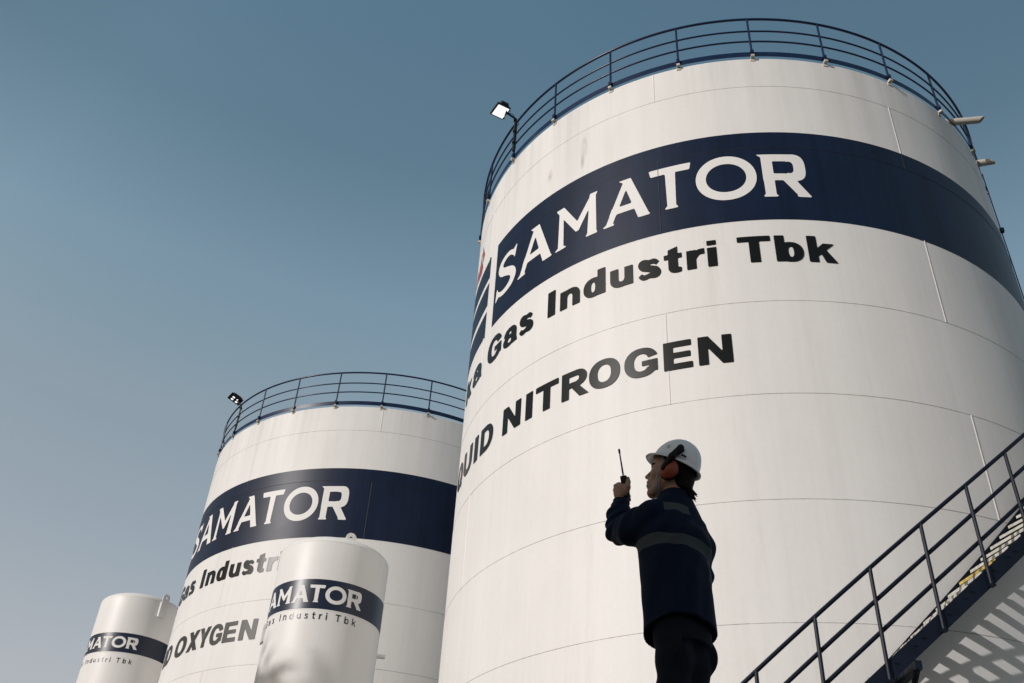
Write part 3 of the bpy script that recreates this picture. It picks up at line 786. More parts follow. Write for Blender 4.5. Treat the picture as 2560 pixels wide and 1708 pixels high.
# ------------------------------------------------------------------ floodlights on the railings
def floodlight(label, pos, Uv, Vv, hx, hy, foot, top, leds):
    root = empty('floodlight', pos)
    tag(root, label, 'floodlight', 'floodlights clamped to the tank railings')
    Uv = Vector(Uv).normalized(); Vv = (Vector(Vv) - Uv * Uv.dot(Vector(Vv))).normalized(); N = Uv.cross(Vv)
    if N.z > 0: N = -N
    m = MB(); m.box(-N * .035, Uv * (hx + .03), Vv * (hy + .03), N * .03)
    v = []; f = []; n = 7
    for k in range(n + 1):                                   # bulged reflector housing
        w = math.pi / 2 * k / n; s = math.cos(w) * .72 + .28; h = .065 + .16 * math.sin(w) * (1 if not leds else .45)
        for a, b in ((-1, -1), (1, -1), (1, 1), (-1, 1)): v.append(-N * h + Uv * a * hx * s + Vv * b * hy * (s if not leds else .9))
    for k in range(n):
        for j in range(4): f.append((k * 4 + j, k * 4 + (j + 1) % 4, k * 4 + 4 + (j + 1) % 4, k * 4 + 4 + j))
    f.append((n * 4, n * 4 + 1, n * 4 + 2, n * 4 + 3)); m.add(v, f)
    if leds:
        for q in np.linspace(-.8, .8, 7): m.box(-N * .12 + Uv * hx * q, Uv * .006, Vv * hy * .85, N * .04)
    else:
        m.box(-N * .12 + Uv * (hx * .2) - Vv * (hy * .98), Uv * .10, Vv * .05, N * .05)
        m.box(-N * .10 + Uv * hx * .95, Uv * .05, Vv * hy * .55, N * .06)
        for a, b in ((1, 1), (-1, 1), (1, -1), (-1, -1)): m.box(N * .0 + Uv * a * (hx + .03) + Vv * b * hy * .8, Uv * .012, Vv * .02, N * .02)
    bevel(m.build('housing', BLACK, root), .008)
    if leds:
        for a in (-.42, .42):
            for b in (-.45, .45):
                m = MB(); c = Uv * (a * hx) + Vv * (b * hy); pr = []
                n = 14; m.add([c + N * .003] + [c + N * .003 + .048 * (Uv * math.cos(2 * math.pi * k / n) + Vv * math.sin(2 * math.pi * k / n)) for k in range(n)], [(0, 1 + k, 1 + (k + 1) % n) for k in range(n)])
                m.build('led_lens', LAMP, root)
    else:
        m = MB(); m.box(-N * .002, Uv * hx, Vv * hy, N * .004); m.build('lens', LAMP, root)
    foot = Vector(foot) - Vector(pos); top = Vector(top) - Vector(pos)
    hb = -N * .12 + (top - (-N * .12)).normalized() * hx * .75
    m = MB(); m.tube([foot, top, hb], .026, 8)
    m.box(hb, (hb - top).normalized() * .06, N * .03, (hb - top).normalized().cross(N) * .09)
    for s in (.25, .6, .95): m.box(foot.lerp(top, s), (.04, 0, 0), (0, .04, 0), (0, 0, .018))
    m.build('arm', BLACK, root)
    m = MB(); q = [top.lerp(hb, .9) + Vector((.02, -.03, -.02)), top + Vector((-.05, -.06, .05)), top + Vector((-.03, -.05, -.05)), top + Vector((.05, -.04, -.12)), top + Vector((.09, -.03, -.25)), top + Vector((.05, -.03, -.30)), foot + Vector((.05, -.03, .05))]
    pts = [Vector(p) for p in catmull([tuple(x) for x in q], 6)]
    m.tube(pts, .008, 5); m.build('cable', BLACK, root, True)
    return root
def tank_pt(C, az, th, rho, z):
    a = rad(th) - az; return Vector((C[0] + rho * R * math.sin(a), C[1] - rho * R * math.cos(a), H(z) + C[2]))
pA = Vector((-.0270, .6623, .7847)); pA = pA * (2.515 * R / math.hypot(pA.x, pA.y)) + Vector((0, 0, CAMZ))
floodlight('square black floodlight with one white lens on the nearest tank railing', pA, (.832, .538, .135), (-.519, .839, -.161), .150, .150,
           tank_pt(CA, AZA, -46.0, 1.010, 2.775), tank_pt(CA, AZA, -46.2, 1.008, 2.962), False)
pB = Vector((-.2784, .8483, .5351)); pB = pB * (4.90 * R / math.hypot(pB.x, pB.y)) + Vector((0, 0, CAMZ))
floodlight('oblong black floodlight with four round lamps on the OXYGEN tank railing', pB, (.784, .545, -.299), (.577, -.816, .036), .20, .15,
           tank_pt(CB, AZB, -60.2, 1.008, 2.76), tank_pt(CB, AZB, -59.6, 1.008, 2.915), True)

# ------------------------------------------------------------------ sculpted surfaces from signed distances
def sdf_mesh(fn, lo, hi, h):
    q = 4; Hc = h * q
    n = [int(math.ceil((b - a) / Hc)) + 1 for a, b in zip(lo, hi)]
    ax = [lo[i] + Hc * np.arange(n[i]) for i in range(3)]
    G = np.stack(np.meshgrid(*ax, indexing='ij'), -1).reshape(-1, 3)
    c = fn(G).reshape(n)
    fine = np.repeat(np.repeat(np.repeat(c, q, 0), q, 1), q, 2).astype(np.float32)
    off = np.array(lo) - Hc / 2 + h / 2
    idx = np.argwhere(np.abs(fine) < Hc * 1.9)
    for s in range(0, len(idx), 400000):
        k = idx[s:s + 400000]; fine[k[:, 0], k[:, 1], k[:, 2]] = fn(off + k * h)
    neg = fine < 0
    nx, ny, nz = fine.shape
    cnt = np.zeros((nx - 1, ny - 1, nz - 1), np.int8)
    corners = [(a, b, d) for a in (0, 1) for b in (0, 1) for d in (0, 1)]
    for a, b, d in corners: cnt += neg[a:nx - 1 + a, b:ny - 1 + b, d:nz - 1 + d]
    act = np.argwhere((cnt > 0) & (cnt < 8))
    ids = -np.ones(cnt.shape, np.int64); ids[act[:, 0], act[:, 1], act[:, 2]] = np.arange(len(act))
    val = np.stack([fine[act[:, 0] + a, act[:, 1] + b, act[:, 2] + d] for a, b, d in corners], 1).astype(float)
    acc = np.zeros((len(act), 3)); w = np.zeros(len(act))
    cc = np.array(corners, float)
    for i in range(8):
        for j in range(i + 1, 8):
            if np.abs(cc[i] - cc[j]).sum() != 1: continue
            a, b = val[:, i], val[:, j]; m = (a < 0) != (b < 0)
            t = np.where(m, a / np.where(m, a - b, 1), 0)
            acc += np.where(m[:, None], cc[i] + t[:, None] * (cc[j] - cc[i]), 0); w += m
    V = off + (act + acc / w[:, None]) * h
    F = []
    for axis in range(3):
        e = np.zeros(3, int); e[axis] = 1
        s0 = neg[:nx - e[0], :ny - e[1], :nz - e[2]]; s1 = neg[e[0]:, e[1]:, e[2]:]
        E_ = np.argwhere(s0 != s1)
        u, v = (axis + 1) % 3, (axis + 2) % 3
        E_ = E_[(E_[:, u] > 0) & (E_[:, v] > 0)]
        E_ = E_[(E_[:, u] < fine.shape[u] - 1) & (E_[:, v] < fine.shape[v] - 1)]
        fl = s0[E_[:, 0], E_[:, 1], E_[:, 2]]
        du = np.zeros(3, int); du[u] = 1; dv = np.zeros(3, int); dv[v] = 1
        Q = [ids[tuple((E_ - p).T)] for p in (du + dv, dv, 0 * du, du)]
        Q = np.stack(Q, 1); Q = np.where(fl[:, None], Q, Q[:, ::-1]); F.append(Q)
    F = np.concatenate(F); F = F[(F >= 0).all(1)]
    return V, F
def smin(a, b, k):
    h = np.clip(.5 + .5 * (b - a) / k, 0, 1); return b + (a - b) * h - k * h * (1 - h)
def smax(a, b, k): return -smin(-a, -b, k)
def cone(p, a, b, ra, rb):
    a = np.array(a, float); b = np.array(b, float); d = b - a
    t = np.clip(((p - a) @ d) / (d @ d), 0, 1)
    return np.linalg.norm(p - a - t[:, None] * d, axis=1) - (ra + (rb - ra) * t)
def ell(p, c, r, M=None):
    q = p - np.array(c, float)
    if M is not None: q = q @ M
    r = np.array(r, float); k0 = np.linalg.norm(q / r, axis=1); k1 = np.linalg.norm(q / (r * r), axis=1)
    return np.where(k1 > 1e-9, k0 * (k0 - 1) / np.maximum(k1, 1e-9), -r.min())
def chain(p, pts, rr, k=.02):
    d = None
    for i in range(len(pts) - 1):
        c = cone(p, pts[i], pts[i + 1], rr[i], rr[i + 1]); d = c if d is None else smin(d, c, k)
    return d
def ecyl(p, levels):
    """upright body of elliptical sections: (z, cx, cy, rx, ry)"""
    L = np.array(levels, float); z = p[:, 2]
    g_ = [np.interp(z, L[:, 0], L[:, i]) for i in range(1, 5)]
    x, y = (p[:, 0] - g_[0]) / g_[2], (p[:, 1] - g_[1]) / g_[3]
    n = 2.3; k = (np.abs(x) ** n + np.abs(y) ** n) ** (1 / n)
    d = (k - 1) * np.minimum(g_[2], g_[3])
    return np.maximum(d, np.maximum(L[0, 0] - z, z - L[-1, 0]))

# ------------------------------------------------------------------ the man with the radio
PAZ = 0.20383
pr_ = Vector((math.cos(PAZ), -math.sin(PAZ), 0)); pn = Vector((math.sin(PAZ), math.cos(PAZ), 0))
PHI = rad(40)
pf = pr_ * -math.cos(PHI) + pn * math.sin(PHI)
BASE = pn * 4.3 + pr_ * -.055 + Vector((0, 0, CAMZ + .80))
PROT = math.atan2(pf.y, pf.x)
HC = np.array((-.018, .010, 1.57))                      # between the ears
YAW, HP = rad(28), rad(14)
def rotm(yaw, pitch):
    cy, sy, cp, sp = math.cos(yaw), math.sin(yaw), math.cos(pitch), math.sin(pitch)
    f_ = np.array((cy * cp, sy * cp, sp)); l_ = np.array((-sy, cy, 0)); u_ = np.cross(f_, l_)
    return np.stack([f_, l_, u_], 1)
HM = rotm(YAW, HP)
def hp(*v): return HC + HM @ np.array(v, float)
def head_sdf(P):
    p = (P - HC) @ HM
    d = ell(p, (-.012, 0, .05), (.097, .074, .092))
    d = smin(d, ell(p, (.035, 0, -.012), (.062, .060, .082)), .03)
    for s in (-1, 1):
        d = smin(d, cone(p, (.0, s * .052, -.045), (.072, s * .014, -.098), .022, .018), .025)
        d = smin(d, ell(p, (.064, s * .040, -.008), (.028, .026, .024)), .02)
    d = smin(d, ell(p, (.080, 0, -.098), (.020, .024, .018)), .018)
    d = smin(d, ell(p, (.060, 0, .062), (.046, .055, .045)), .03)
    d = smin(d, cone(p, (.094, -.026, .040), (.094, .026, .040), .009, .009), .014)
    for s in (-1, 1):
        d = smax(d, -ell(p, (.112, s * .033, .022), (.022, .017, .011)), .012)
        d = smin(d, ell(p, (.078, s * .033, .021), (.0135, .0135, .0125)), .002)
        d = smin(d, cone(p, (.088, s * .018, .0285), (.083, s * .047, .026), .0035, .003), .004)
    d = smin(d, cone(p, (.098, 0, .028), (.121, 0, -.012), .0075, .0105), .010)
    for s in (-1, 1): d = smin(d, ell(p, (.107, s * .0135, -.018), (.012, .008, .009)), .006)
    d = smin(d, ell(p, (.088, 0, -.050), (.024, .034, .034)), .016)
    d = smin(d, cone(p, (.106, -.014, -.0465), (.106, .014, -.0465), .0065, .0065), .006)
    d = smin(d, cone(p, (.103, -.013, -.0655), (.103, .013, -.0655), .0070, .0070), .006)
    d = smax(d, -cone(p, (.113, -.018, -.0560), (.113, .018, -.0560), .0045, .0045), .003)
    for s in (-1, 1): d = smin(d, ell(p, (-.008, s * .074, .0), (.021, .010, .031)), .008)
    return d
# left hand closed round the radio: palm, four curled fingers, thumb up along its near side
HU = np.array((-.05, .06, .99)); HU /= np.linalg.norm(HU)
def hand_l(P):
    W = np.array((.318, .008, 1.575))
    d = cone(P, W + (0, 0, -.03), W + (.004, .004, .012), .028, .030)
    d = smin(d, ell(P, (.325, .022, 1.622), (.030, .021, .045), rotm(rad(32), rad(0))), .02)
    d = smin(d, ell(P, (.300, .022, 1.610), (.028, .020, .038)), .02)
    kn = [((.349, .022, 1.655), .0105), ((.356, .018, 1.637), .0110), ((.357, .012, 1.617), .0105), ((.351, .006, 1.599), .0095)]
    for (k, r), (dx, dz) in zip(kn, ((0, .004), (.004, .002), (.003, 0), (0, -.002))):
        k = np.array(k); m1 = k + (.004 + dx, -.034, dz); m2 = k + (-.030, -.052, dz * .5); m3 = k + (-.052, -.034, 0)
        f_ = chain(P, [k + (-.02, .014, -.016), k, m1, m2, m3], [r * .9, r, r * .92, r * .84, r * .74], .004)
        d = np.minimum(d, f_) if False else smin(d, f_, .005)
    d = smin(d, chain(P, [(.288, .012, 1.592), (.272, .014, 1.622), (.270, .010, 1.652), (.276, .005, 1.678)], [.019, .0150, .0115, .0095], .008), .008)
    return d
def hand_r(P):
    P = P + np.array((.062, .002, .012))
    W = np.array((.16, -.18, .86))
    d = cone(P, (.13, -.185, .90), W, .026, .028)
    d = smin(d, ell(P, (.185, -.165, .815), (.035, .018, .045)), .02)
    for i in range(4):
        k = np.array((.215 - i * .018, -.155, .785 + i * .004))
        d = smin(d, chain(P, [k + (-.01, -.004, .03), k, k + (.004, .018, -.028), k + (-.008, .035, -.036)], [.010, .0095, .0088, .0075], .004), .004)
    d = smin(d, chain(P, [(.165, -.150, .845), (.19, -.130, .815), (.20, -.122, .79)], [.014, .011, .009], .006), .008)
    return d
SHL, SHR = (.0, .150, 1.33), (.0, -.155, 1.335)
ELL_, ELR = (.268, .088, 1.352), (-.005, -.196, 1.12)
def body_sdf(P):
    d = head_sdf(P)
    nk = cone(P, (-.03, 0, 1.40), hp(-.022, 0, -.045), .060, .055)
    d = smin(d, nk, .025)
    d = smin(d, ecyl(P, [(.84, -.014, -.012, .08, .125), (1.0, 0, 0, .075, .125), (1.25, 0, 0, .085, .130), (1.32, -.01, 0, .07, .12), (1.40, -.02, 0, .04, .06)]), .03)
    for sh, el, wr in ((SHL, ELL_, (.318, .008, 1.56)), (SHR, ELR, (.078, -.182, .89))):
        d = smin(d, chain(P, [sh, el, wr], [.045, .036, .026], .02), .03)
    d = smin(d, hand_l(P), .008); d = smin(d, hand_r(P), .008)
    for s in (-1, 1):
        d = smin(d, chain(P, [(-.012, s * .066 - .015, .86), (-.002, s * .070 - .012, .48), (-.012, s * .085, .09)], [.066, .046, .036], .02), .04)
        d = smin(d, ell(P, (.05, s * .10, .045), (.11, .04, .04)), .02)
    return d
def wrinkle(P, c, ax, rr, amp, f, ph=0):
    q = P - np.array(c); w = np.exp(-(q * q).sum(1) / (rr * rr))
    ax = np.array(ax, float); ax /= np.linalg.norm(ax)
    return amp * w * np.sin(f * (q @ ax) + ph + 9 * q[:, 1] + 7 * q[:, 0])
def jacket_sdf(P):
    d = ecyl(P, [(.75, -.006, -.012, .146, .174), (.88, -.008, -.010, .139, .174), (1.0, -.007, -.007, .135, .171), (1.15, .0, 0, .138, .176), (1.26, -.005, 0, .134, .180), (1.32, -.012, 0, .120, .168), (1.37, -.018, 0, .100, .148), (1.42, -.024, 0, .080, .112), (1.455, -.028, 0, .062, .070), (1.47, -.028, 0, .05, .06)])
    d = smin(d, chain(P, [(-.01, .145, 1.325), (.12, .145, 1.298), ELL_], [.068, .070, .060], .03), .030)
    d = smin(d, ell(P, (.025, .160, 1.315), (.055, .045, .050)), .025)
    d = smin(d, chain(P, [ELL_, (.295, .052, 1.45), (.312, .022, 1.540)], [.062, .058, .044], .03), .02)
    d = smin(d, ell(P, (.318, .050, 1.462), (.040, .040, .022)), .015)
    d = smin(d, chain(P, [(-.01, -.142, 1.335), (-.010, -.170, 1.275), (.004, -.172, 1.20), (.002, -.180, 1.12), (.030, -.180, .98), (.075, -.176, .885)], [.068, .067, .060, .057, .053, .046], .03), .03)
    # collar
    nk = cone(P, (-.034, 0, 1.39), (-.024, 0, 1.50), .082, .072)
    d = smin(d, np.maximum(nk, P[:, 2] - 1.474), .02)
    d = smax(d, -cone(P, (-.026, 0, 1.44), (-.016, 0, 1.60), .060, .066), .008)
    # back yoke bulge above the belt line of tape
    d = d - .012 * np.exp(-((P[:, 2] - 1.23) / .05) ** 2) * (np.abs(P[:, 1]) < .5)
    d = d + wrinkle(P, (.27, .08, 1.38), (.5, .2, 1), .10, .010, 95) + wrinkle(P, (.30, .04, 1.50), (0, .2, 1), .06, .006, 150) + wrinkle(P, (.12, .15, 1.36), (1, 0, .6), .10, .008, 80, 1.0)
    d = d + wrinkle(P, (-.05, -.12, 1.20), (.2, -.6, 1), .16, .006, 60) + wrinkle(P, (-.08, .08, 1.28), (.3, .7, .8), .13, .007, 70, 2.0) + wrinkle(P, (0, .1, .95), (.3, 1, .2), .22, .006, 55)
    d = d + wrinkle(P, (0, -.2, 1.12), (.2, 0, 1), .09, .004, 90)
    # hollow hem and cuffs
    d = smax(d, -ecyl(P, [(.68, -.006, -.012, .134, .164), (.84, -.008, -.011, .126, .162), (.90, -.010, -.01, .10, .13)]), .006)
    hem = .790 - .035 * (P[:, 0] / .14) + .015 * np.sin(9 * P[:, 1])
    return np.maximum(d, hem - P[:, 2] - 5 * (np.abs(P[:, 1]) > 5) ) if False else np.where((np.abs(P[:, 1]) < .25) & (P[:, 2] < .86), np.maximum(d, np.where((P[:, 1] < -.15) & (P[:, 0] > .06), -1, hem - P[:, 2])), d)
def trousers_sdf(P):
    d = ecyl(P, [(.74, -.016, -.016, .098, .128), (.90, -.012, -.010, .102, .142), (1.0, -.006, -.005, .09, .135)])
    for s in (-1, 1):
        d = smin(d, chain(P, [(-.016, s * .064 - .014, .82), (-.014, s * .058 - .013, .66), (-.006, s * .062 - .010, .52), (.0, s * .073 - .010, .44), (-.015, s * .085, .075)], [.084, .076, .069, .067, .074], .03), .03)
        d = smin(d, ell(P, (-.046, s * .116 - .015, .706), (.060, .032 if s < 0 else .014, .075)), .015)       # cargo pocket
    d = d + wrinkle(P, (0, .1, .48), (.3, 0, 1), .14, .003, 60) + wrinkle(P, (0, -.1, .48), (.3, 0, 1), .14, .003, 66, 1) + wrinkle(P, (0, .1, .16), (.2, 0, 1), .12, .007, 80)
    return np.maximum(d, .065 - P[:, 2])
def hair_sdf(P):
    p = (P - HC) @ HM
    d = ell(p, (-.022, 0, .052), (.098, .083, .094))
    d = smin(d, ell(p, (-.066, 0, -.020), (.048, .066, .070)), .03)
    d = np.maximum(d, -(ell(p, (.075, 0, -.02), (.085, .085, .085))))
    rs = np.random.RandomState(3)
    for k in range(26):
        y = -.062 + .124 * rs.rand(); x = -.092 - .012 * rs.rand(); z = -.035 - .05 * rs.rand()
        e = (x - .018 - .030 * rs.rand(), y + .02 * (rs.rand() - .5), z - .012 - .03 * rs.rand())
        d = smin(d, cone(p, (x + .035, y * .9, z + .03), e, .012, .0022), .008)
    for s in (-1, 1): d = smin(d, cone(p, (.012, s * .074, .04), (.010, s * .072, -.018), .012, .006), .008)
    return d

def skin_mat():
    m, n, l, p = nt('skin')
    tc = n.new('ShaderNodeTexCoord').outputs['Object']
    c = ramp(n, l, noise(n, l, tc, 40, (1, 1, 1), 4, .6), [(0.3, (0.27, 0.155, 0.105)), (0.7, (0.36, 0.215, 0.15))])
    l.new(c, p.inputs['Base Color']); p.inputs['Roughness'].default_value = .5
    p.inputs['Subsurface Weight'].default_value = 0.08; p.inputs['Subsurface Radius'].default_value = (.01, .004, .002)
    return m
SKIN = skin_mat()
LIP = plain('lip skin', (0.20, 0.085, 0.07), .45); EYE = plain('eye white', (0.45, 0.43, 0.40), .2, var=.03); IRIS = plain('dark iris', (0.01, 0.008, 0.006), .15)
HAIR = plain('dark brown hair', (0.0055, 0.0035, 0.0028), .7, spec=.12, scale=60, var=.5)
def cloth(name, base, tape=None):
    m, n, l, p = nt(name)
    tc = n.new('ShaderNodeTexCoord').outputs['Object']
    f = noise(n, l, tc, 9, (1, 1, 1), 5, .6)
    c = ramp(n, l, f, [(0.3, tuple(x * .8 for x in base)), (0.7, tuple(x * 1.2 for x in base))])
    if tape:
        sx = n.new('ShaderNodeSeparateXYZ'); l.new(tc, sx.inputs[0])
        def mth(op, a, b=None):
            q = n.new('ShaderNodeMath'); q.operation = op
            for i, v in enumerate((a, b)):
                if v is None: continue
                if isinstance(v, (int, float)): q.inputs[i].default_value = v
                else: l.new(v, q.inputs[i])
            return q.outputs[0]
        def between(v, a, b): return mth('MULTIPLY', mth('GREATER_THAN', v, a), mth('LESS_THAN', v, b))
        x, y, z = sx.outputs
        wob = mth('MULTIPLY', mth('SUBTRACT', noise(n, l, tc, 7, (1, 1, 1), 2, .5), .5), .03)
        zz = mth('ADD', z, wob)
        torso = mth('LESS_THAN', x, .16)
        a = mth('MULTIPLY', mth('MULTIPLY', between(zz, 1.150, 1.200), torso), mth('GREATER_THAN', y, -.15))
        b = mth('MULTIPLY', mth('MULTIPLY', between(zz, 1.322, 1.368), between(y, .015, .145)), mth('LESS_THAN', x, -.02))
        yy = mth('ADD', y, wob)
        v_ = mth('MULTIPLY', mth('MULTIPLY', between(yy, -.135, -.09), between(z, 1.03, 1.17)), mth('LESS_THAN', x, .02))
        s = mth('MULTIPLY', between(mth('ADD', zz, mth('MULTIPLY', y, .3)), 1.245, 1.285), mth('LESS_THAN', y, -.17))
        msk = mth('MINIMUM', mth('ADD', mth('ADD', a, b), mth('ADD', v_, s)), 1.0)
        c = mix(n, l, 'MIX', msk, c, tape)
    l.new(c, p.inputs['Base Color']); p.inputs['Roughness'].default_value = .85
    p.inputs['Specular IOR Level'].default_value = .2
    bp = n.new('ShaderNodeBump'); bp.inputs['Strength'].default_value = .25; bp.inputs['Distance'].default_value = .006
    l.new(noise(n, l, tc, 22, (1, 1, .6), 4, .6), bp.inputs['Height']); l.new(bp.outputs[0], p.inputs['Normal'])
    return m
JACKET = cloth('navy work jacket', (0.0015, 0.0066, 0.024), (0.050, 0.064, 0.070))
TROUSERS = cloth('dark navy trousers', (0.0030, 0.0055, 0.012))

V, F = sdf_mesh(body_sdf, (-.16, -.28, -.02), (.42, .27, 1.70), .0036)
fc = V[F].mean(1); hl_ = (fc - HC) @ HM
mi = np.zeros(len(F), int)
lip = (np.abs(hl_[:, 1]) < .023) & (hl_[:, 0] > .094) & (np.abs(hl_[:, 2] + .056) < .0165)
eye = (np.abs(np.abs(hl_[:, 1]) - .033) < .0135) & (hl_[:, 0] > .079) & (np.abs(hl_[:, 2] - .0195) < .0055)
iris = eye & (np.abs(np.abs(hl_[:, 1]) - .031) < .0058)
brow = (np.abs(np.abs(hl_[:, 1]) - .033) < .020) & (hl_[:, 0] > .070) & (np.abs(hl_[:, 2] - .0435 + .12 * np.maximum(np.abs(hl_[:, 1]) - .035, 0)) < .0048)
mi[lip] = 1; mi[eye] = 2; mi[iris] = 3; mi[brow] = 4
person = mesh_obj('person', V, F, None, None, True, [SKIN, LIP, EYE, IRIS, HAIR], mi)
person.location = BASE; person.rotation_euler = (0, 0, PROT)
tag(person, 'person in navy work clothes and white hard hat talking into a handheld radio', 'person')
V, F = sdf_mesh(jacket_sdf, (-.20, -.30, .69), (.41, .29, 1.55), .0045); mesh_obj('jacket', V, F, JACKET, person, True)
V, F = sdf_mesh(trousers_sdf, (-.16, -.24, .04), (.16, .24, 1.03), .006); mesh_obj('trousers', V, F, TROUSERS, person, True)
V, F = sdf_mesh(hair_sdf, (-.18, -.14, 1.42), (.10, .13, 1.74), .0032); mesh_obj('hair', V, F, HAIR, person, True)
for s in (-1, 1):
    V, F = sdf_mesh(lambda P: np.maximum(smin(smin(ell(P, (.055, s * .10, .045), (.125, .048, .045)), cone(P, (-.02, s * .10, .05), (-.015, s * .10, .17), .05, .052), .03), ell(P, (-.03, s * .1, .03), (.05, .045, .04)), .02), .002 - P[:, 2]), (-.10, s * .10 - .08, -.01), (.21, s * .10 + .08, .24), .007)
    mesh_obj('boot', V, F, BLACK, person, True)

# hard hat in its own frame: x forward, z up, origin in the middle of the rim
TM = rotm(YAW, rad(27.7)); TO = HC + np.array((-.011 * math.cos(YAW), -.011 * math.sin(YAW), .065))
def tp(*v): return TO + TM @ np.array(v, float)
HATW = plain('white hard hat plastic', (0.78, 0.79, 0.80), .28, var=.02, spec=.5)
def hard_hat():
    v = []; f = []; n = 64; rows = []
    def ring(fn): rows.append([fn(2 * math.pi * k / n) for k in range(n)])
    cx = -.015; A, Bw, Hh = .121, .101, .140
    for k in range(14):                                       # outer dome, with three low ribs front to back
        w = rad(90 - 90 * (k / 13) ** .9); r = math.cos(w); z = math.sin(w)
        def fn(a, r=r, z=z):
            y = math.sin(a) * Bw * r
            rib = .004 * (math.exp(-(y / .010) ** 2) + .7 * math.exp(-((abs(y) - .034) / .008) ** 2)) * (z > .25)
            x = math.cos(a) * A * r
            return (cx + x * (1 + rib * 4), y, z * Hh + rib)
        ring(fn)
    def brim(a): return .015 + (.021 * max(0, math.cos(a)) ** 2.2)
    def drop(a): return -.006 * abs(math.sin(a)) - .008 * max(0, math.cos(a)) ** 3
    ring(lambda a: (cx + math.cos(a) * (A + .004), math.sin(a) * (Bw + .004), .004))
    ring(lambda a: (cx + math.cos(a) * (A + brim(a)), math.sin(a) * (Bw + brim(a) * .8), .001 + drop(a)))
    ring(lambda a: (cx + math.cos(a) * (A + brim(a) + .0015), math.sin(a) * (Bw + brim(a) * .8 + .0015), -.004 + drop(a)))
    ring(lambda a: (cx + math.cos(a) * (A + brim(a) - .002), math.sin(a) * (Bw + brim(a) * .8 - .002), -.007 + drop(a)))
    ring(lambda a: (cx + math.cos(a) * (A - .003), math.sin(a) * (Bw - .003), -.004))
    for k in range(1, 11):
        w = rad(90 * k / 10); ring(lambda a, w=w: (cx + math.cos(a) * (A - .005) * math.cos(w), math.sin(a) * (Bw - .005) * math.cos(w), math.sin(w) * (Hh - .006)))
    for r_ in rows: v += [tp(*q) for q in r_]
    for i in range(len(rows) - 1):
        for k in range(n): f.append((i * n + k, i * n + (k + 1) % n, (i + 1) * n + (k + 1) % n, (i + 1) * n + k))
    hat = mesh_obj('hard_hat', v, f, HATW, person, True)
    # slot mouldings on the left rim
    for ang, w in ((rad(118), .018), (rad(72), .006)):
        m = MB(); a = ang; e = Vector((cx + math.cos(a) * (A * .985 + .003), math.sin(a) * (Bw * .985 + .003), .024 if w > .01 else .05))
        tn = Vector((-math.sin(a) * A, math.cos(a) * Bw, 0)).normalized(); nn = Vector((tn.y, -tn.x, 0))
        ax = [Vector(TM @ np.array(q)) for q in (tn * w, nn * .006, Vector((0, 0, .009)))]
        m.box(Vector(tp(*e)), *ax); bevel(m.build('slot_moulding', HATW, hat), .003)
        if w > .01:
            m = MB(); m.box(Vector(tp(*(e + nn * .006))), ax[0] * .7, ax[1] * .15, ax[2] * .6); m.build('slot', PLASTIC, hat)
    # earmuffs: orange cup, black cushion, black arm up to the slot
    ORANGE = plain('orange earmuff plastic', (0.26, 0.045, 0.014), .5, var=.1)
    for s in (1, -1):
        c = np.array((-.014, s * .095, -.006))
        def cup(P):
            p = (P - HC) @ HM - c
            d = np.maximum(ell(p, (0, 0, 0), (.047, .029, .052)), -s * p[:, 1] - .004)
            d = smin(d, ell(p, (0, s * .012, -.004), (.022, .020, .030)), .012)
            return d
        P0 = HC + HM @ c
        V, F = sdf_mesh(cup, tuple(P0 - .07), tuple(P0 + .07), .003); mesh_obj('earmuff_cup', V, F, ORANGE, hat, True)
        def cushion(P):
            p = (P - HC) @ HM - c
            return np.maximum(ell(p, (0, -s * .012, 0), (.049, .016, .055)), s * p[:, 1] + .003)
        V, F = sdf_mesh(cushion, tuple(P0 - .07), tuple(P0 + .07), .0035); mesh_obj('ear_cushion', V, F, PLASTIC, hat, True)
        def arm(P):
            p = (P - HC) @ HM
            a0 = np.array((.006, s * .122, -.016)); a1 = np.array((-.026, s * .125, .050)); a2 = np.array((-.054, s * .108, .108))
            d = smin(cone(p, a0, a1, .012, .017), cone(p, a1, a2, .016, .0165), .006)
            d = smin(d, cone(p, a2, a2 + (.004, 0, .0), .015, .014), .004)
            d = smin(d, cone(p, a1 * .75 + a2 * .25 + (-.004, 0, 0), a2 + (-.012, -s * .002, -.012), .010, .009), .004)
            return d
        V, F = sdf_mesh(arm, tuple(HC + HM @ np.array((-.03, s * .115, .05)) - .12), tuple(HC + HM @ np.array((-.03, s * .115, .05)) + .12), .003); mesh_obj('earmuff_arm', V, F, PLASTIC, hat, True)
    # grey chin strap of two ribbons
    for s in (1, -1):
        m = MB()
        for k in range(3):
            pts = [hp(.038 - k * .006, s * .083, .055), hp(.040 - k * .007, s * .082, .0), hp(.047 - k * .009, s * .073, -.05), hp(.052 - k * .010, s * .055, -.088), hp(.045 - k * .01, s * .02, -.112)]
            m.tube([Vector(q) for q in catmull([tuple(p_) for p_ in pts], 6)], .0022, 5)
        m.build('chin_strap', plain('grey strap', (.30, .34, .38), .5), hat, True)
hard_hat()

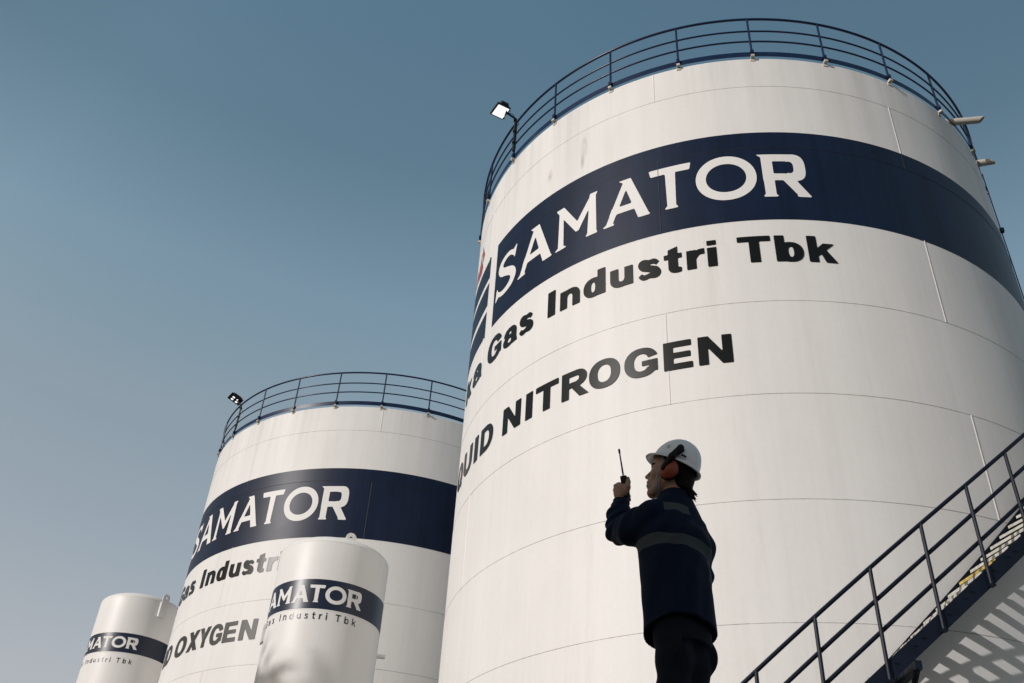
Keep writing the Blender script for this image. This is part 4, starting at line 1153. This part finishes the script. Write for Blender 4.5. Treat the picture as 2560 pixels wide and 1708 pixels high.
# handheld radio in the left hand
def radio():
    wm = person.matrix_basis if False else (Matrix.Translation(BASE) @ Matrix.Rotation(PROT, 4, 'Z'))
    base = Vector((.2955, -.0045, 1.585))
    root = empty('walkie_talkie', wm @ base, PROT)
    tag(root, 'black handheld radio with long antenna held up in the person\'s left hand', 'radio')
    upv = (Vector((.321, .020, 1.85)) - Vector((.306, .008, 1.70))).normalized()
    sx = Vector((.8, .6, 0)); sx = (sx - upv * sx.dot(upv)).normalized(); sy = upv.cross(sx)
    m = MB(); m.box(upv * .045, sx * .017, sy * .030, upv * .062); bevel(m.build('radio_body', PLASTIC, root), .004)
    m = MB(); m.tube([upv * .10 - sy * .016, upv * .122 - sy * .016], .008, 10); m.tube([upv * .10 + sx * .004, upv * .118 + sx * .004], .006, 10); smooth_angle(m.build('control_knob', PLASTIC, root))
    a0 = upv * .105 + sy * .012
    m = MB(); m.tube([a0 - upv * .01, a0 + upv * .018], .0065, 10); smooth_angle(m.build('antenna_collar', CHROME, root))
    m = MB(); m.tube([a0 + upv * .016, a0 + upv * .10, a0 + upv * .146, a0 + upv * .148, a0 + upv * .168, a0 + upv * .172], [.0048, .0040, .0036, .0055, .0058, .003], 10); smooth_angle(m.build('antenna', PLASTIC, root))
    m = MB(); m.box(upv * .055 + sx * .018, sx * .004, sy * .010, upv * .020); m.build('talk_button', PLASTIC, root)
radio()

# what he stands on: a low concrete loading platform below the picture
plat = empty('loading_platform', (BASE.x, BASE.y, 0), -PAZ)
tag(plat, 'concrete loading platform under the person, with a steel edge', 'platform')
m = MB(); m.bbox((-1.1, -.75, 0), (1.6, 1.6, BASE.z - .001)); bevel(m.build('platform_slab', CONCRETE, plat), .02)
m = MB(); m.bbox((-1.12, -.77, BASE.z - .12), (1.62, -.752, BASE.z - .02)); m.build('edge_strip', STAIR, plat)

# ------------------------------------------------------------------ out of the frame on the sunny side: an unseen tower added to shade the man, and a tree
def shade_tower():
    root = empty('shade_tower', (BASE.x - .816 * 12.6, BASE.y - .578 * 12.6, 0), math.atan2(.578, .816))
    tag(root, 'unseen grey metal-clad tower added left of the camera to shade the person', 'shade blocker')
    wall = plain('grey cladding', (.13, .135, .14), .6, var=.15, scale=.8)
    m = MB(); x0, x1, y0, y1, h = -1.6, 1.4, -1.7, 1.7, 10.6
    n = 40
    for (ax, ay, bx, by) in ((x1, y0, x1, y1), (x1, y1, x0, y1), (x0, y1, x0, y0), (x0, y0, x1, y0)):
        v = []; f = []; L = math.hypot(bx - ax, by - ay); nx_, ny_ = (by - ay) / L, -(bx - ax) / L
        for k in range(n + 1):
            t = k / n; o_ = .02 * (1 if (k // 2) % 2 else -1)
            for z in (0, h): v.append((ax + (bx - ax) * t + nx_ * o_, ay + (by - ay) * t + ny_ * o_, z))
        for k in range(n): f.append((2 * k, 2 * k + 2, 2 * k + 3, 2 * k + 1))
        m.add(v, f)
    m.build('wall', wall, root)
    m = MB(); m.add([(x0 - .2, y0 - .4, h + .01), (x1 + .4, y0 - .4, h + .01), (x1 + .4, y1 + .4, h + .01), (x0 - .2, y1 + .4, h + .01), (x0 - .4, 0, h + .6), (x1 + .4, 0, h + .6)],
                    [(0, 1, 5, 4), (2, 3, 4, 5), (1, 2, 5), (3, 0, 4), (0, 3, 2, 1)]); m.build('roof', wall, root)
    m = MB(); 
    for k in range(20): m.bbox((x1 + .03, -1.2, .02 + k * .12), (x1 + .06, 1.2, .12 + k * .12))
    m.build('roller_door', STAIR, root)
shade_tower()

def tree(loc, hgt, crown_r, label, seed):
    rs = np.random.RandomState(seed)
    root = empty('broadleaf_tree', loc); tag(root, label, 'tree')
    m = MB(); ch = hgt - crown_r
    m.tube([(0, 0, 0), (.1, .05, ch * .4), (-.05, .1, ch * .8), (.1, 0, ch)], [.28, .22, .17, .12], 10)
    tips = []
    for k in range(11):
        a = 2 * math.pi * k / 11 + rs.rand(); z0 = ch * (.55 + .4 * rs.rand()); L = crown_r * (.6 + .4 * rs.rand())
        e = (math.cos(a) * L, math.sin(a) * L, z0 + L * (.3 + .6 * rs.rand())); tips.append(e)
        m.tube([(0, 0, z0), (e[0] * .5, e[1] * .5, z0 + (e[2] - z0) * .35), e], [.10, .065, .02], 6)
    m.build('trunk', plain('bark', (.10, .075, .055), .9, var=.3), root, True)
    tips += [tuple(np.array((0, 0, ch)) + crown_r * .75 * np.clip(rs.randn(3), -1.2, 1.2) * (.5, .5, .45)) for _ in range(16)]
    v = []; f = []
    for c in tips:
        for _ in range(170):
            p = np.array(c) + np.clip(rs.randn(3), -1.6, 1.6) * crown_r * (.2, .2, .16)
            a = rs.randn(3); a /= np.linalg.norm(a); b = np.cross(a, rs.randn(3)); b /= np.linalg.norm(b); s = .10 + .08 * rs.rand()
            n0 = len(v); v += [p - a * s * 1.5, p + b * s * .6, p + a * s * 1.5, p - b * s * .6]; f.append((n0, n0 + 1, n0 + 2, n0 + 3))
    mesh_obj('crown', v, f, plain('leaf', (.05, .085, .03), .55, var=.4), root)
tree((CC[0] - .816 * 30 - .578 * .9, CC[1] - .578 * 30 + .816 * .9, 0), 21.7, 3.7, 'broad green tree standing left of the white vessels', 5)
